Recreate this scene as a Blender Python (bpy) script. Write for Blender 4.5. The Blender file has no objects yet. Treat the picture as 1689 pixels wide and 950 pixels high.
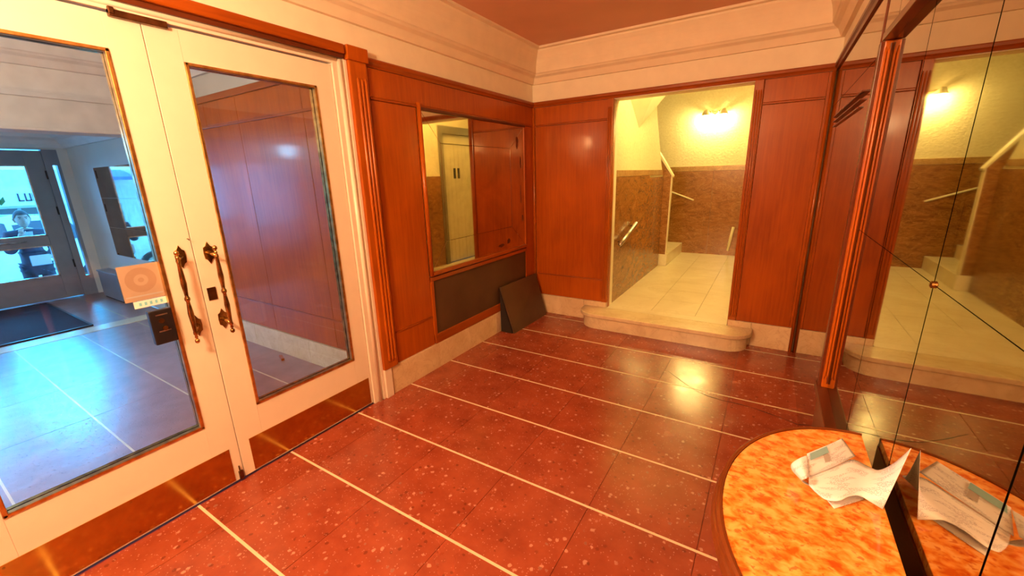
import bpy, bmesh, math, random
from mathutils import Vector, Matrix
random.seed(7)
S = bpy.context.scene
COL = S.collection
PI = math.pi

# ------------------------------------------------------------------ camera
def cam_matrix(yaw, pitch, roll, loc):
    Rz = Matrix.Rotation(yaw, 3, 'Z'); Rx = Matrix.Rotation(pitch, 3, 'X'); Ry = Matrix.Rotation(roll, 3, 'Y')
    R = Rz @ Rx @ Ry
    right, fwd, up = R.col[0], R.col[1], R.col[2]
    M = Matrix(((right.x, up.x, -fwd.x, loc[0]), (right.y, up.y, -fwd.y, loc[1]), (right.z, up.z, -fwd.z, loc[2]), (0, 0, 0, 1)))
    return M, R
CAMLOC = (2.183, -3.968, 1.490); FPX = 679.73
CM, CR = cam_matrix(math.radians(32.1226), math.radians(-15.1538), math.radians(1.597), CAMLOC)
cam = bpy.data.cameras.new('camera'); cam.sensor_width = 36; cam.lens = FPX / 1689 * 36
cam.clip_start = 0.02; cam.clip_end = 200
cob = bpy.data.objects.new('camera', cam); COL.objects.link(cob); cob.matrix_world = CM; S.camera = cob
# ------------------------------------------------------------------ view, world
S.view_settings.view_transform = 'Standard'; S.view_settings.look = 'None'
S.view_settings.gamma = 1; S.view_settings.use_curve_mapping = False
S.view_settings.exposure = 0.42
W = bpy.data.worlds.new('sky'); S.world = W; W.use_nodes = True
W.node_tree.nodes['Background'].inputs[0].default_value = (0.07, 0.42, 1.0, 1)
W.node_tree.nodes['Background'].inputs[1].default_value = 7.0
LOBBY_W = 132; CORR_FILL_W = 36; SPOT_W = 30; VEST_FILL_W = 45
WARM = (1.0, 0.66, 0.33); YELLOW = (1.0, 0.77, 0.25); COOL = (0.32, 0.66, 1.0)

SUNL = bpy.data.lights.new('sun', 'SUN'); SUNL.energy = 3.0; SUNL.color = (0.01, 0.42, 1.0); SUNL.angle = math.radians(14)
suno = bpy.data.objects.new('sun', SUNL); COL.objects.link(suno); suno.location = (-12, 0, 6)
suno.rotation_euler = Vector((3.5, -0.44, -1.26)).to_track_quat('-Z', 'Y').to_euler()
# ------------------------------------------------------------------ materials
class NT:
    def __init__(s, name):
        s.m = bpy.data.materials.new(name); s.m.use_nodes = True; s.t = s.m.node_tree
        s.b = s.t.nodes['Principled BSDF']; s.out = s.t.nodes['Material Output']; s._p = None
    def n(s, typ, **kw):
        nd = s.t.nodes.new(typ)
        for k, v in kw.items():
            if k.startswith('i_'):
                nd.inputs[k[2:].replace('_', ' ')].default_value = v
            else: setattr(nd, k, v)
        return nd
    def link(s, a, b): s.t.links.new(a, b)
    def pos(s, scale=(1, 1, 1), rot=(0, 0, 0)):
        g = s.n('ShaderNodeNewGeometry'); mp = s.n('ShaderNodeMapping')
        mp.inputs['Scale'].default_value = scale; mp.inputs['Rotation'].default_value = rot
        s.link(g.outputs['Position'], mp.inputs['Vector']); return mp.outputs[0]
    def noise(s, vec, scale=5, detail=4, rough=0.5, dist=0):
        nd = s.n('ShaderNodeTexNoise'); nd.inputs['Scale'].default_value = scale; nd.inputs['Detail'].default_value = detail
        nd.inputs['Roughness'].default_value = rough; nd.inputs['Distortion'].default_value = dist
        s.link(vec, nd.inputs['Vector']); return nd.outputs[0]
    def ramp(s, fac, stops, interp='LINEAR'):
        r = s.n('ShaderNodeValToRGB'); r.color_ramp.interpolation = interp
        e = r.color_ramp.elements
        while len(e) < len(stops): e.new(0.5)
        for el, (p, c) in zip(e, stops):
            el.position = p; el.color = (c[0], c[1], c[2], 1) if not isinstance(c, (int, float)) else (c, c, c, 1)
        s.link(fac, r.inputs[0]); return r.outputs[0]
    def mix(s, fac, a, b, mode='MIX'):
        x = s.n('ShaderNodeMix', data_type='RGBA', blend_type=mode)
        for sock, v in ((x.inputs[0], fac), (x.inputs[6], a), (x.inputs[7], b)):
            if hasattr(v, 'is_linked'): s.link(v, sock)
            elif isinstance(v, (int, float)): sock.default_value = v
            else: sock.default_value = (v[0], v[1], v[2], 1)
        return x.outputs[2]
    def math(s, op, a, b=0.0):
        x = s.n('ShaderNodeMath', operation=op)
        for sock, v in ((x.inputs[0], a), (x.inputs[1], b)):
            if hasattr(v, 'is_linked'): s.link(v, sock)
            else: sock.default_value = v
        return x.outputs[0]
    def bump(s, h, strength=0.2, dist=0.01):
        b = s.n('ShaderNodeBump'); b.inputs['Strength'].default_value = strength; b.inputs['Distance'].default_value = dist
        s.link(h, b.inputs['Height']); s.link(b.outputs[0], s.b.inputs['Normal'])
    def col(s, c):
        if hasattr(c, 'is_linked'): s.link(c, s.b.inputs['Base Color'])
        else: s.b.inputs['Base Color'].default_value = (c[0], c[1], c[2], 1)
    def set(s, **kw):
        for k, v in kw.items(): s.b.inputs[k.replace('_', ' ')].default_value = v
        return s
    def rand(s):
        return s.n('ShaderNodeObjectInfo').outputs['Random']

def plain(name, c, rough=0.5, metal=0.0, coat=0.0, var=0.06, nscale=9):
    t = NT(name); v = t.noise(t.pos(), nscale, 3)
    d = tuple(x * (1 - var * 2) for x in c)
    t.col(t.ramp(v, [(0.3, d), (0.7, c)])); t.set(Roughness=rough, Metallic=metal, Coat_Weight=coat, Coat_Roughness=0.08)
    return t.m

def wood(name, dark, light, rough=0.30, coat=0.3, axis='Z', blot=0.45):
    t = NT(name)
    sc = {'Z': (30, 30, 1.6), 'X': (1.6, 30, 30), 'Y': (30, 1.6, 30)}[axis]
    g = t.noise(t.pos(sc), 1.6, 6, 0.62, 0.6)
    b = t.noise(t.pos((1.4, 1.4, 0.9)), 2.2, 3, 0.5, 0.4)
    c = t.ramp(g, [(0.25, dark), (0.75, light)])
    c2 = t.mix(t.math('MULTIPLY', t.ramp(b, [(0.42, 0.0), (0.68, 1.0)]), blot), c, tuple(x * 1.25 for x in light))
    t.col(t.mix(0.18, c2, t.ramp(t.rand(), [(0, dark), (1, light)])))
    t.set(Roughness=rough, Coat_Weight=coat * .6, Coat_Roughness=0.10, Specular_IOR_Level=0.3)
    t.bump(g, 0.05, 0.002); return t.m

def terrazzo(name, base, base2, chip, gl=0.16):
    t = NT(name); p = t.pos()
    bn = t.noise(p, 7, 5, 0.6)
    c = t.ramp(bn, [(0.3, base), (0.7, base2)])
    v = t.n('ShaderNodeTexVoronoi'); v.inputs['Scale'].default_value = 36; v.inputs['Randomness'].default_value = 1
    dn = t.noise(p, 30, 2); 
    wp = t.n('ShaderNodeVectorMath', operation='ADD'); sc = t.n('ShaderNodeVectorMath', operation='SCALE')
    nd = t.n('ShaderNodeTexNoise'); nd.inputs['Scale'].default_value = 60; t.link(p, nd.inputs['Vector'])
    t.link(nd.outputs['Color'], sc.inputs[0]); sc.inputs['Scale'].default_value = 0.016
    t.link(p, wp.inputs[0]); t.link(sc.outputs[0], wp.inputs[1]); t.link(wp.outputs[0], v.inputs['Vector'])
    sep = t.n('ShaderNodeSeparateColor'); t.link(v.outputs['Color'], sep.inputs[0])
    near = t.ramp(v.outputs['Distance'], [(0.24, 1.0), (0.34, 0.0)])
    pick = t.ramp(sep.outputs[0], [(0.80, 0.0), (0.86, 1.0)])
    f = t.math('MULTIPLY', t.math('MULTIPLY', near, pick), 0.55)
    c = t.mix(f, c, chip)
    pick2 = t.ramp(sep.outputs[1], [(0.84, 0.0), (0.88, 1.0)])
    c = t.mix(t.math('MULTIPLY', t.math('MULTIPLY', near, pick2), 0.55), c, tuple(x * 0.35 for x in base))
    v2 = t.n('ShaderNodeTexVoronoi'); v2.inputs['Scale'].default_value = 130; t.link(p, v2.inputs['Vector'])
    s2 = t.n('ShaderNodeSeparateColor'); t.link(v2.outputs['Color'], s2.inputs[0])
    f2 = t.math('MULTIPLY', t.ramp(s2.outputs[0], [(0.86, 0.0), (0.9, 1.0)]), t.ramp(v2.outputs['Distance'], [(0.25, 0.45), (0.4, 0.0)]))
    c = t.mix(f2, c, chip)
    t.col(t.mix(0.10, c, t.ramp(t.rand(), [(0, tuple(x * .6 for x in base)), (1, base2)]), 'MIX'))
    rn = t.noise(p, 3.5, 4); t.link(t.ramp(rn, [(0.3, gl), (0.75, gl + 0.14)]), t.b.inputs['Roughness'])
    t.set(Specular_IOR_Level=0.75); t.bump(t.noise(p, 9, 3), 0.05, 0.01); return t.m

def marble(name, a, b, vein, rough=0.2, scale=3.0, warp=2.5, coat=0.3, stretch=(1, 1, 1), vstop=(0.47, 0.5, 0.53), vamt=0.8):
    t = NT(name); p = t.pos(stretch)
    n1 = t.noise(p, scale, 6, 0.6, warp); n2 = t.noise(p, scale * 1.7, 5, 0.55, warp * 1.3)
    c = t.ramp(n1, [(0.32, a), (0.68, b)])
    v = t.ramp(n2, [(vstop[0], 0.0), (vstop[1], 1.0), (vstop[2], 0.0)])
    t.col(t.mix(t.math('MULTIPLY', v, vamt), c, vein)); t.set(Roughness=rough, Coat_Weight=coat, Coat_Roughness=0.1)
    return t.m

def metal(name, c, rough=0.25, c2=None):
    t = NT(name); v = t.noise(t.pos(), 25, 4)
    t.col(t.ramp(v, [(0.35, c2 or tuple(x * .55 for x in c)), (0.65, c)])); t.set(Roughness=rough, Metallic=1.0); return t.m

def glass(name, tint=(0.95, 0.97, 0.97), refl=1.0):
    t = NT(name); tr = t.n('ShaderNodeBsdfTransparent'); gl = t.n('ShaderNodeBsdfGlossy'); mx = t.n('ShaderNodeMixShader')
    fr = t.n('ShaderNodeFresnel'); fr.inputs[0].default_value = 1.45
    tr.inputs[0].default_value = (*tint, 1); gl.inputs['Roughness'].default_value = 0.015
    t.link(t.math('MULTIPLY', fr.outputs[0], refl), mx.inputs[0]); t.link(tr.outputs[0], mx.inputs[1]); t.link(gl.outputs[0], mx.inputs[2])
    t.link(mx.outputs[0], t.out.inputs[0]); return t.m

def emit(name, c, s):
    t = NT(name); t.col(c); t.b.inputs['Emission Color'].default_value = (*c, 1); t.b.inputs['Emission Strength'].default_value = s; return t.m

def mirror(name, tint, rough=0.02, dirt=0.0):
    t = NT(name); t.col(tint); t.set(Metallic=1.0, Roughness=rough)
    n = t.noise(t.pos(), 2.5, 4, 0.6, 1.0)
    t.col(t.ramp(n, [(0.3, tuple(x * (0.85 - dirt) for x in tint)), (0.6, tint)]))
    t.link(t.ramp(t.noise(t.pos(), 6, 5), [(0.4, rough), (0.8, rough + 0.03 + dirt * .3)]), t.b.inputs['Roughness'])
    return t.m

M = {}
M['wood'] = wood('lacquered_mahogany', (0.29, 0.050, 0.002), (0.50, 0.108, 0.004))
M['wood_h'] = wood('lacquered_mahogany_rail', (0.23, 0.040, 0.002), (0.40, 0.082, 0.004), axis='X')
M['wood_hy'] = wood('lacquered_mahogany_side_rail', (0.23, 0.040, 0.002), (0.40, 0.082, 0.004), axis='Y')
M['wood_dark'] = wood('dark_mahogany', (0.07, 0.014, 0.004), (0.14, 0.03, 0.008), axis='Y')
M['wood_rim'] = wood('brown_rim_wood', (0.11, 0.026, 0.005), (0.20, 0.05, 0.010), axis='Y')
M['wood_red'] = wood('reddish_mahogany', (0.30, 0.056, 0.003), (0.52, 0.120, 0.005))
M['floor'] = terrazzo('red_terrazzo', (0.26, 0.046, 0.021), (0.40, 0.086, 0.039), (0.80, 0.44, 0.30))
M['strip'] = plain('pale_marble_inlay', (0.86, 0.72, 0.50), 0.25)
M['joint'] = plain('dark_grout', (0.16, 0.03, 0.02), 0.7)
M['cream'] = plain('cream_lacquer', (0.86, 0.74, 0.60), 0.32, coat=0.15, var=0.02)
M['plaster'] = plain('cream_plaster', (0.93, 0.84, 0.66), 0.7, var=0.03)
M['cove'] = plain('cove_plaster', (0.92, 0.78, 0.58), 0.7, var=0.03)
M['ceil'] = plain('terracotta_ceiling', (0.80, 0.45, 0.30), 0.75, var=0.04, nscale=3)
M['brass'] = metal('aged_brass', (0.66, 0.43, 0.16), 0.24, (0.26, 0.14, 0.05))
M['brass_bead'] = metal('polished_brass_bead', (0.85, 0.55, 0.20), 0.32, (0.55, 0.32, 0.10))
M['brass_dark'] = metal('dull_brass_plate', (0.62, 0.42, 0.10), 0.15, (0.54, 0.34, 0.08))
M['bronze'] = metal('dark_bronze', (0.22, 0.11, 0.05), 0.35)
M['glass'] = glass('door_glass')
M['mirror'] = mirror('bronze_tinted_mirror', (0.45, 0.40, 0.27), 0.015)
M['mirror_old'] = mirror('old_mirror', (0.66, 0.55, 0.38), 0.02, 0.06)
M['black'] = plain('black_backing', (0.02, 0.012, 0.008), 0.8)
M['slate'] = plain('dark_brown_board', (0.11, 0.056, 0.025), 0.5, var=0.15, nscale=4)
M['slate2'] = plain('black_stone', (0.045, 0.030, 0.018), 0.42, var=0.15, nscale=5)
M['base'] = marble('beige_travertine', (0.70, 0.52, 0.30), (0.84, 0.68, 0.44), (0.55, 0.36, 0.18), 0.3, 5, 1.0, vamt=0.4)
M['stepm'] = marble('cream_step_marble', (0.66, 0.52, 0.32), (0.82, 0.70, 0.46), (0.5, 0.36, 0.2), 0.25, 3, 1.5, vamt=0.3)
M['tilec'] = marble('cream_floor_marble', (0.76, 0.66, 0.46), (0.86, 0.78, 0.58), (0.60, 0.46, 0.26), 0.25, 2, 1.0, vamt=0.15)
M['brownm'] = marble('brown_marble', (0.21, 0.078, 0.018), (0.37, 0.152, 0.038), (0.55, 0.29, 0.09), 0.25, 2.4, 3.0, stretch=(1, 1, 2.2), vamt=0.6)
M['brownband'] = marble('light_brown_marble_band', (0.40, 0.22, 0.08), (0.55, 0.33, 0.13), (0.24, 0.10, 0.03), 0.25, 8, 2.0)
t = NT('orange_marble'); p = t.pos((1, 1.3, 1)); n1 = t.noise(p, 34, 3, 0.55, 0.4); n2 = t.noise(p, 75, 2, 0.5, 0.3)
c = t.ramp(n1, [(0.36, (0.66, 0.13, 0.010)), (0.48, (0.84, 0.30, 0.045)), (0.62, (0.93, 0.47, 0.13))])
t.col(t.mix(t.math('MULTIPLY', t.ramp(n2, [(0.58, 0.0), (0.66, 1.0)]), 0.65), c, (0.52, 0.07, 0.008))); t.set(Roughness=0.16, Coat_Weight=0.5); M['orange'] = t.m
M['silver'] = metal('brushed_aluminium', (0.80, 0.78, 0.74), 0.3)
M['rail'] = plain('ivory_handrail', (0.86, 0.76, 0.52), 0.35)
M['grey_door'] = plain('grey_green_lift_door', (0.66, 0.60, 0.40), 0.45)
M['frame_grey'] = plain('grey_metal_frame', (0.20, 0.17, 0.11), 0.45)
M['vwall'] = plain('vestibule_pale_wall', (0.62, 0.60, 0.54), 0.5, var=0.05, nscale=3)
M['vceil'] = plain('vestibule_ceiling', (0.74, 0.74, 0.73), 0.6)
M['steel'] = plain('painted_steel_door', (0.22, 0.23, 0.26), 0.35, coat=0.3)
M['mat'] = plain('dark_entrance_mat', (0.03, 0.035, 0.06), 0.9, nscale=120, var=0.25)
M['pave'] = plain('street_pavement', (0.55, 0.55, 0.52), 0.8)
M['road'] = plain('asphalt', (0.22, 0.22, 0.23), 0.85)
M['facade'] = plain('pale_render', (0.78, 0.76, 0.70), 0.7)
M['signw'] = plain('white_sign_board', (0.88, 0.88, 0.86), 0.5, var=0.01)
M['ink'] = plain('dark_ink', (0.05, 0.04, 0.06), 0.6)
M['awning'] = plain('blue_awning', (0.08, 0.22, 0.55), 0.7)
M['carw'] = plain('white_car_paint', (0.84, 0.84, 0.84), 0.2, coat=0.8, var=0.01)
M['carg'] = plain('dark_car_glass', (0.03, 0.04, 0.05), 0.08, coat=0.5)
M['tyre'] = plain('tyre_rubber', (0.025, 0.025, 0.025), 0.8)
M['skin'] = plain('skin', (0.55, 0.34, 0.25), 0.5)
M['hair'] = plain('dark_hair', (0.025, 0.018, 0.014), 0.5)
M['jacket'] = plain('navy_jacket', (0.03, 0.035, 0.06), 0.75)
M['shirt'] = plain('grey_shirt', (0.55, 0.55, 0.58), 0.8)
M['trousers'] = plain('dark_trousers', (0.03, 0.03, 0.05), 0.8)
M['folder'] = plain('light_blue_folder', (0.25, 0.65, 0.80), 0.5)
M['leaf'] = plain('street_tree_leaves', (0.10, 0.22, 0.06), 0.6, var=0.2)
M['bark'] = plain('tree_bark', (0.14, 0.09, 0.06), 0.9)
M['sticker'] = plain('tan_sticker', (0.44, 0.32, 0.24), 0.6)
M['sticker2'] = plain('tan_sticker_ring', (0.38, 0.25, 0.18), 0.6)
M['rubber'] = plain('black_plastic', (0.015, 0.012, 0.014), 0.3)
M['bulb'] = emit('lit_bulb', (1.0, 0.80, 0.42), 30)
M['globe_cool_fill'] = emit('lit_cool_fill_globe', COOL, 5)
M['globe'] = emit('lit_glass_globe', WARM, 6)
# plaster with stucco relief
t = NT('stucco_plaster'); v = t.noise(t.pos(), 34, 5, 0.6, 0.5); t.col(t.ramp(v, [(0.3, (0.76, 0.68, 0.46)), (0.7, (0.86, 0.79, 0.56))]))
t.set(Roughness=0.7); t.bump(v, 0.5, 0.012); M['stucco'] = t.m
# travertine-like vestibule paving
t = NT('vestibule_stone'); p = t.pos((1, 1, 1)); v = t.noise(p, 6, 5, 0.6)
pit = t.ramp(t.noise(t.pos((26, 60, 30)), 1.4, 3, 0.6), [(0.60, 0.0), (0.70, 1.0)])
t.col(t.mix(t.math('MULTIPLY', pit, 0.6), t.ramp(v, [(0.3, (0.30, 0.15, 0.12)), (0.7, (0.42, 0.22, 0.18))]), (0.10, 0.05, 0.045)))
t.set(Roughness=0.34, Specular_IOR_Level=1.0); t.bump(t.math('ADD', t.math('MULTIPLY', pit, -0.6), v), 0.25, 0.012); M['vfloor'] = t.m
# printed paper
t = NT('printed_paper'); uv = t.n('ShaderNodeUVMap'); mp = t.n('ShaderNodeMapping'); t.link(uv.outputs[0], mp.inputs[0]); mp.inputs['Scale'].default_value = (9, 46, 1)
wv = t.n('ShaderNodeSeparateXYZ'); t.link(mp.outputs[0], wv.inputs[0])
fr = t.math('FRACT', wv.outputs[1]); ln = t.math('LESS_THAN', fr, 0.42)
mp2 = t.n('ShaderNodeMapping'); t.link(uv.outputs[0], mp2.inputs[0]); mp2.inputs['Scale'].default_value = (70, 46, 1)
wd = t.ramp(t.noise(mp2.outputs[0], 1.0, 2), [(0.44, 0.0), (0.50, 1.0)]); mp3 = t.n('ShaderNodeMapping'); t.link(uv.outputs[0], mp3.inputs[0]); mp3.inputs['Scale'].default_value = (4, 6, 1)
blk = t.ramp(t.noise(mp3.outputs[0], 1.0, 1), [(0.50, 0.0), (0.56, 1.0)])
ink = t.math('MULTIPLY', t.math('MULTIPLY', ln, wd), t.math('MULTIPLY', blk, 0.85))
t.col(t.mix(ink, (0.80, 0.84, 0.92), (0.16, 0.13, 0.22))); t.set(Roughness=0.6); M['paper'] = t.m
M['print_blue'] = plain('blue_print', (0.30, 0.55, 0.62), 0.6); M['print_grey'] = plain('grey_print', (0.45, 0.42, 0.42), 0.6)

# ------------------------------------------------------------------ geometry helpers
class B:
    def __init__(s): s.v = []; s.f = []
    def add(s, vs, fs):
        o = len(s.v); s.v += [Vector(x) for x in vs]; s.f += [tuple(i + o for i in q) for q in fs]; return s
    def box(s, x0, x1, y0, y1, z0, z1):
        x0, x1 = min(x0, x1), max(x0, x1); y0, y1 = min(y0, y1), max(y0, y1); z0, z1 = min(z0, z1), max(z0, z1)
        return s.add([(x0, y0, z0), (x1, y0, z0), (x1, y1, z0), (x0, y1, z0), (x0, y0, z1), (x1, y0, z1), (x1, y1, z1), (x0, y1, z1)],
                     [(3, 2, 1, 0), (4, 5, 6, 7), (0, 1, 5, 4), (1, 2, 6, 5), (2, 3, 7, 6), (3, 0, 4, 7)])
    def prism(s, poly, axis, a, b):
        # poly: 2D points in the two other axes (order: X->(y,z), Y->(x,z), Z->(x,y))
        def P(q, w):
            return {'X': (w, q[0], q[1]), 'Y': (q[0], w, q[1]), 'Z': (q[0], q[1], w)}[axis]
        n = len(poly)
        return s.add([P(q, a) for q in poly] + [P(q, b) for q in poly],
                     [tuple(range(n - 1, -1, -1)), tuple(range(n, 2 * n))] + [(i, (i + 1) % n, n + (i + 1) % n, n + i) for i in range(n)])
    def tube(s, pts, rad, n=10, caps=True):
        pts = [Vector(p) for p in pts]
        if isinstance(rad, (int, float)): rad = [rad] * len(pts)
        rings = []; up0 = None
        for i, p in enumerate(pts):
            d = (pts[min(i + 1, len(pts) - 1)] - pts[max(i - 1, 0)]).normalized()
            if up0 is None:
                up0 = Vector((0, 0, 1)) if abs(d.z) < 0.9 else Vector((1, 0, 0))
            a = d.cross(up0).normalized(); b = a.cross(d).normalized(); up0 = b
            rings.append([p + (a * math.cos(2 * PI * k / n) + b * math.sin(2 * PI * k / n)) * rad[i] for k in range(n)])
        vs = [q for rg in rings for q in rg]
        fs = [(i * n + k, i * n + (k + 1) % n, (i + 1) * n + (k + 1) % n, (i + 1) * n + k) for i in range(len(pts) - 1) for k in range(n)]
        if caps: fs += [tuple(range(n - 1, -1, -1)), tuple(range((len(pts) - 1) * n, len(pts) * n))]
        return s.add(vs, fs)
    def sweep(s, prof, path, closed=False):
        # path: list of functions/frames: each (origin, uvec, vvec); prof: list of (u,v)
        n = len(prof); vs = []
        for o, u, w in path: vs += [Vector(o) + Vector(u) * a + Vector(w) * b for a, b in prof]
        m = len(path); fs = []
        for i in range(m if closed else m - 1):
            j = (i + 1) % m
            fs += [(i * n + k, i * n + (k + 1) % n, j * n + (k + 1) % n, j * n + k) for k in range(n)]
        if not closed: fs += [tuple(range(n - 1, -1, -1)), tuple(range((m - 1) * n, m * n))]
        return s.add(vs, fs)
    def xf(s, mat):
        s.v = [mat @ q for q in s.v]; return s

WL = {}
def obj(name, b, mat, parent=None, bevel=0, smooth=False, kind=None, label=None, cat=None, group=None, seg=2):
    lo = Vector((min(q.x for q in b.v), min(q.y for q in b.v), min(q.z for q in b.v)))
    hi = Vector((max(q.x for q in b.v), max(q.y for q in b.v), max(q.z for q in b.v)))
    o0 = Vector(((lo.x + hi.x) / 2, (lo.y + hi.y) / 2, lo.z))
    me = bpy.data.meshes.new(name); me.from_pydata([q - o0 for q in b.v], [], b.f)
    bm = bmesh.new(); bm.from_mesh(me); bmesh.ops.recalc_face_normals(bm, faces=bm.faces)
    if bevel:
        bmesh.ops.remove_doubles(bm, verts=bm.verts, dist=1e-5)
        ed = [e for e in bm.edges if len(e.link_faces) == 2 and e.calc_face_angle(0) > 0.5]
        bmesh.ops.bevel(bm, geom=ed, offset=bevel, segments=seg, affect='EDGES', profile=0.6)
    bm.to_mesh(me); bm.free()
    if smooth: me.polygons.foreach_set('use_smooth', [True] * len(me.polygons))
    me.materials.append(M[mat] if isinstance(mat, str) else mat)
    o = bpy.data.objects.new(name, me); COL.objects.link(o)
    place(o, o0, parent); tag(o, label, cat, group, kind); return o
def place(o, w, parent):
    WL[o.name] = Vector(w)
    if parent is not None: o.parent = parent; o.location = Vector(w) - WL[parent.name]
    else: o.location = w
def tag(o, label=None, cat=None, group=None, kind=None):
    if label: o['label'] = label
    if cat: o['category'] = cat
    if group: o['group'] = group
    if kind: o['kind'] = kind
def empty(name, loc, label=None, cat=None, group=None, kind=None):
    o = bpy.data.objects.new(name, None); o.empty_display_size = 0.1; COL.objects.link(o); place(o, loc, None); tag(o, label, cat, group, kind); return o
def copy(src, w, parent):
    o = src.copy(); COL.objects.link(o); o.parent = None
    for k in ('label', 'category', 'group'):
        if k in o: del o[k]
    place(o, w, parent); return o
def bx(name, mat, parent, *d, bevel=0, **kw): return obj(name, B().box(*d), mat, parent, bevel=bevel, **kw)
def px(x, y, z=None, X=None, Y=None):
    d = CR @ Vector(((x - 844.5) / FPX, 1, -(y - 475) / FPX)); c = Vector(CAMLOC)
    k = (z - c.z) / d.z if z is not None else ((X - c.x) / d.x if X is not None else (Y - c.y) / d.y)
    return c + d * k

MX = 2.468         # mirror plane on the right wall
CEIL = 2.655; YB = -6.2   # ceiling height, wall behind the camera
ST = 'structure'

# ================================================================== LOBBY SHELL
SP = 0.4637; Y0 = -0.140
floor = obj('floor', B().box(-0.06, MX + 0.15, YB - .12, 0.10, -0.12, -0.004).box(-.16, -.06, -2.0, .10, -.12, -.004).box(-.16, -.06, YB - .12, -5.85, -.12, -.004), 'joint', kind=ST, label='red terrazzo lobby floor with pale marble strips')
cols = [0.0, 0.235, 0.699, 1.163, 1.620, 2.084, MX + .03]
rows = [0.0] + [Y0 - SP * i for i in range(14)]
masters = {}
for j in range(len(rows) - 1):
    ya, yb = rows[j + 1], rows[j]
    if ya < YB: ya = YB
    for i in range(len(cols) - 1):
        w = cols[i + 1] - cols[i] - 0.0022; h = yb - ya - 0.0122
        key = (round(w, 4), round(h, 4)); cx = (cols[i] + cols[i + 1]) / 2; cy = (ya + yb) / 2
        if key not in masters:
            masters[key] = bx('slab', 'floor', floor, cx - w / 2, cx + w / 2, cy - h / 2, cy + h / 2, -0.02, 0.0)
        else:
            copy(masters[key], (cx, cy, -0.02), floor)
for k, y in enumerate(rows[1:]):
    if y > YB: bx('inlay_strip', 'strip', floor, 0.0, MX + .02, y - 0.006, y + 0.006, -0.02, 0.0005)

cp = [(1.646, -.87), (1.76, -.985), (1.889, -1.098), (1.96, -1.125), (2.046, -1.141), (2.14, -1.138), (2.223, -1.145), (2.30, -1.168), (2.389, -1.195), (MX - .002, -1.225)]
bm_ = B()
for k in range(len(cp) - 1):
    (xa, ya), (xb, yb) = cp[k], cp[k + 1]; w0, w1 = .0012 + .0018 * (k % 2), .0012 + .0018 * ((k + 1) % 2)
    bm_.add([(xa, ya - w0, .0001), (xb, yb - w1, .0001), (xb, yb + w1, .0001), (xa, ya + w0, .0001), (xa, ya - w0, .0007), (xb, yb - w1, .0007), (xb, yb + w1, .0007), (xa, ya + w0, .0007)], [(3, 2, 1, 0), (4, 5, 6, 7), (0, 1, 5, 4), (2, 3, 7, 6)])
obj('crack', bm_, 'black', floor)

bx('ceiling', 'ceil', None, -0.15, MX + 0.15, YB - .1, 0.15, CEIL, CEIL + 0.1, kind=ST)
# cornice ring
prof = [(0, 2.362), (0.026, 2.362), (0.030, 2.370), (0.046, 2.405), (0.050, 2.412), (0.074, 2.428), (0.082, 2.440), (0.090, 2.446),
        (0.092, 2.47), (0.096, 2.50), (0.102, 2.53), (0.111, 2.56), (0.123, 2.59), (0.140, 2.620), (0.141, 2.634), (0.170, 2.638), (0.172, CEIL), (0, CEIL)]
XR = MX + 0.012
cs = [((0, 0), (1, -1)), ((XR, 0), (-1, -1)), ((XR, YB), (-1, 1)), ((0, YB), (1, 1))]
names = ['trim_1', 'trim_2', 'trim_3', 'trim_4']
for k in range(4):
    (a, da), (c, dc) = cs[k], cs[(k + 1) % 4]
    b = B().sweep(prof, [((a[0], a[1], 0), (da[0], da[1], 0), (0, 0, 1)), ((c[0], c[1], 0), (dc[0], dc[1], 0), (0, 0, 1))])
    obj(names[k], b, 'cove', kind=ST, label='stepped cream plaster cornice ' + ('above the stair opening', 'above the mirror wall', 'on the wall behind the viewer', 'above the double door')[k], smooth=False)

# walls (plaster cores)
WT = 0.14
DY1, DY0 = -2.235, -4.105       # door opening incl. frame
b = B().box(-WT, 0, DY1, 0.0, 0, CEIL).box(-WT, 0, YB, DY0, 0, CEIL).box(-WT, 0, DY0, DY1, 2.185, CEIL)
wall_left = obj('wall_left', b, 'plaster', kind=ST)
OX0, OX1, OZ0, OZ1 = 0.850, 1.966, 0.155, 2.145
b = B().box(-WT, OX0, 0, WT, 0, CEIL).box(OX1, MX + .15, 0, WT, 0, CEIL).box(OX0, OX1, 0, WT, OZ1, CEIL).box(OX0, OX1, 0, WT, 0, OZ0 - .035)
wall_back = obj('wall_back', b, 'plaster', kind=ST)
wall_right = bx('wall_right', 'plaster', None, XR, XR + .14, YB, 0.0, 0, CEIL, kind=ST)
wall_front = bx('wall_front', 'plaster', None, 0, MX + .02, YB - .12, YB, 0, CEIL, kind=ST)
bx('wainscot', 'wood', wall_front, 0.02, MX, YB, YB + .02, 0.2, 2.18)

# ------------------------------------------------------------------ left wall panelling
def moulding_y(parent, x0, d, y0, y1, z0, z1, name='moulding', mat='wood_hy'):
    pr = [(0, z0), (d * .6, z0), (d * .75, z0 + (z1 - z0) * .3), (d, z0 + (z1 - z0) * .5), (d, z0 + (z1 - z0) * .85), (d * .8, z1), (0, z1)]
    return obj(name, B().sweep(pr, [((x0, y0, 0), (1, 0, 0), (0, 0, 1)), ((x0, y1, 0), (1, 0, 0), (0, 0, 1))]), mat, parent)
def moulding_x(parent, y0, d, x0, x1, z0, z1, name='moulding', mat='wood_h'):
    pr = [(0, z0), (d * .6, z0), (d * .75, z0 + (z1 - z0) * .3), (d, z0 + (z1 - z0) * .5), (d, z0 + (z1 - z0) * .85), (d * .8, z1), (0, z1)]
    return obj(name, B().sweep(pr, [((x0, y0, 0), (0, -1, 0), (0, 0, 1)), ((x1, y0, 0), (0, -1, 0), (0, 0, 1))]), mat, parent)
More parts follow.
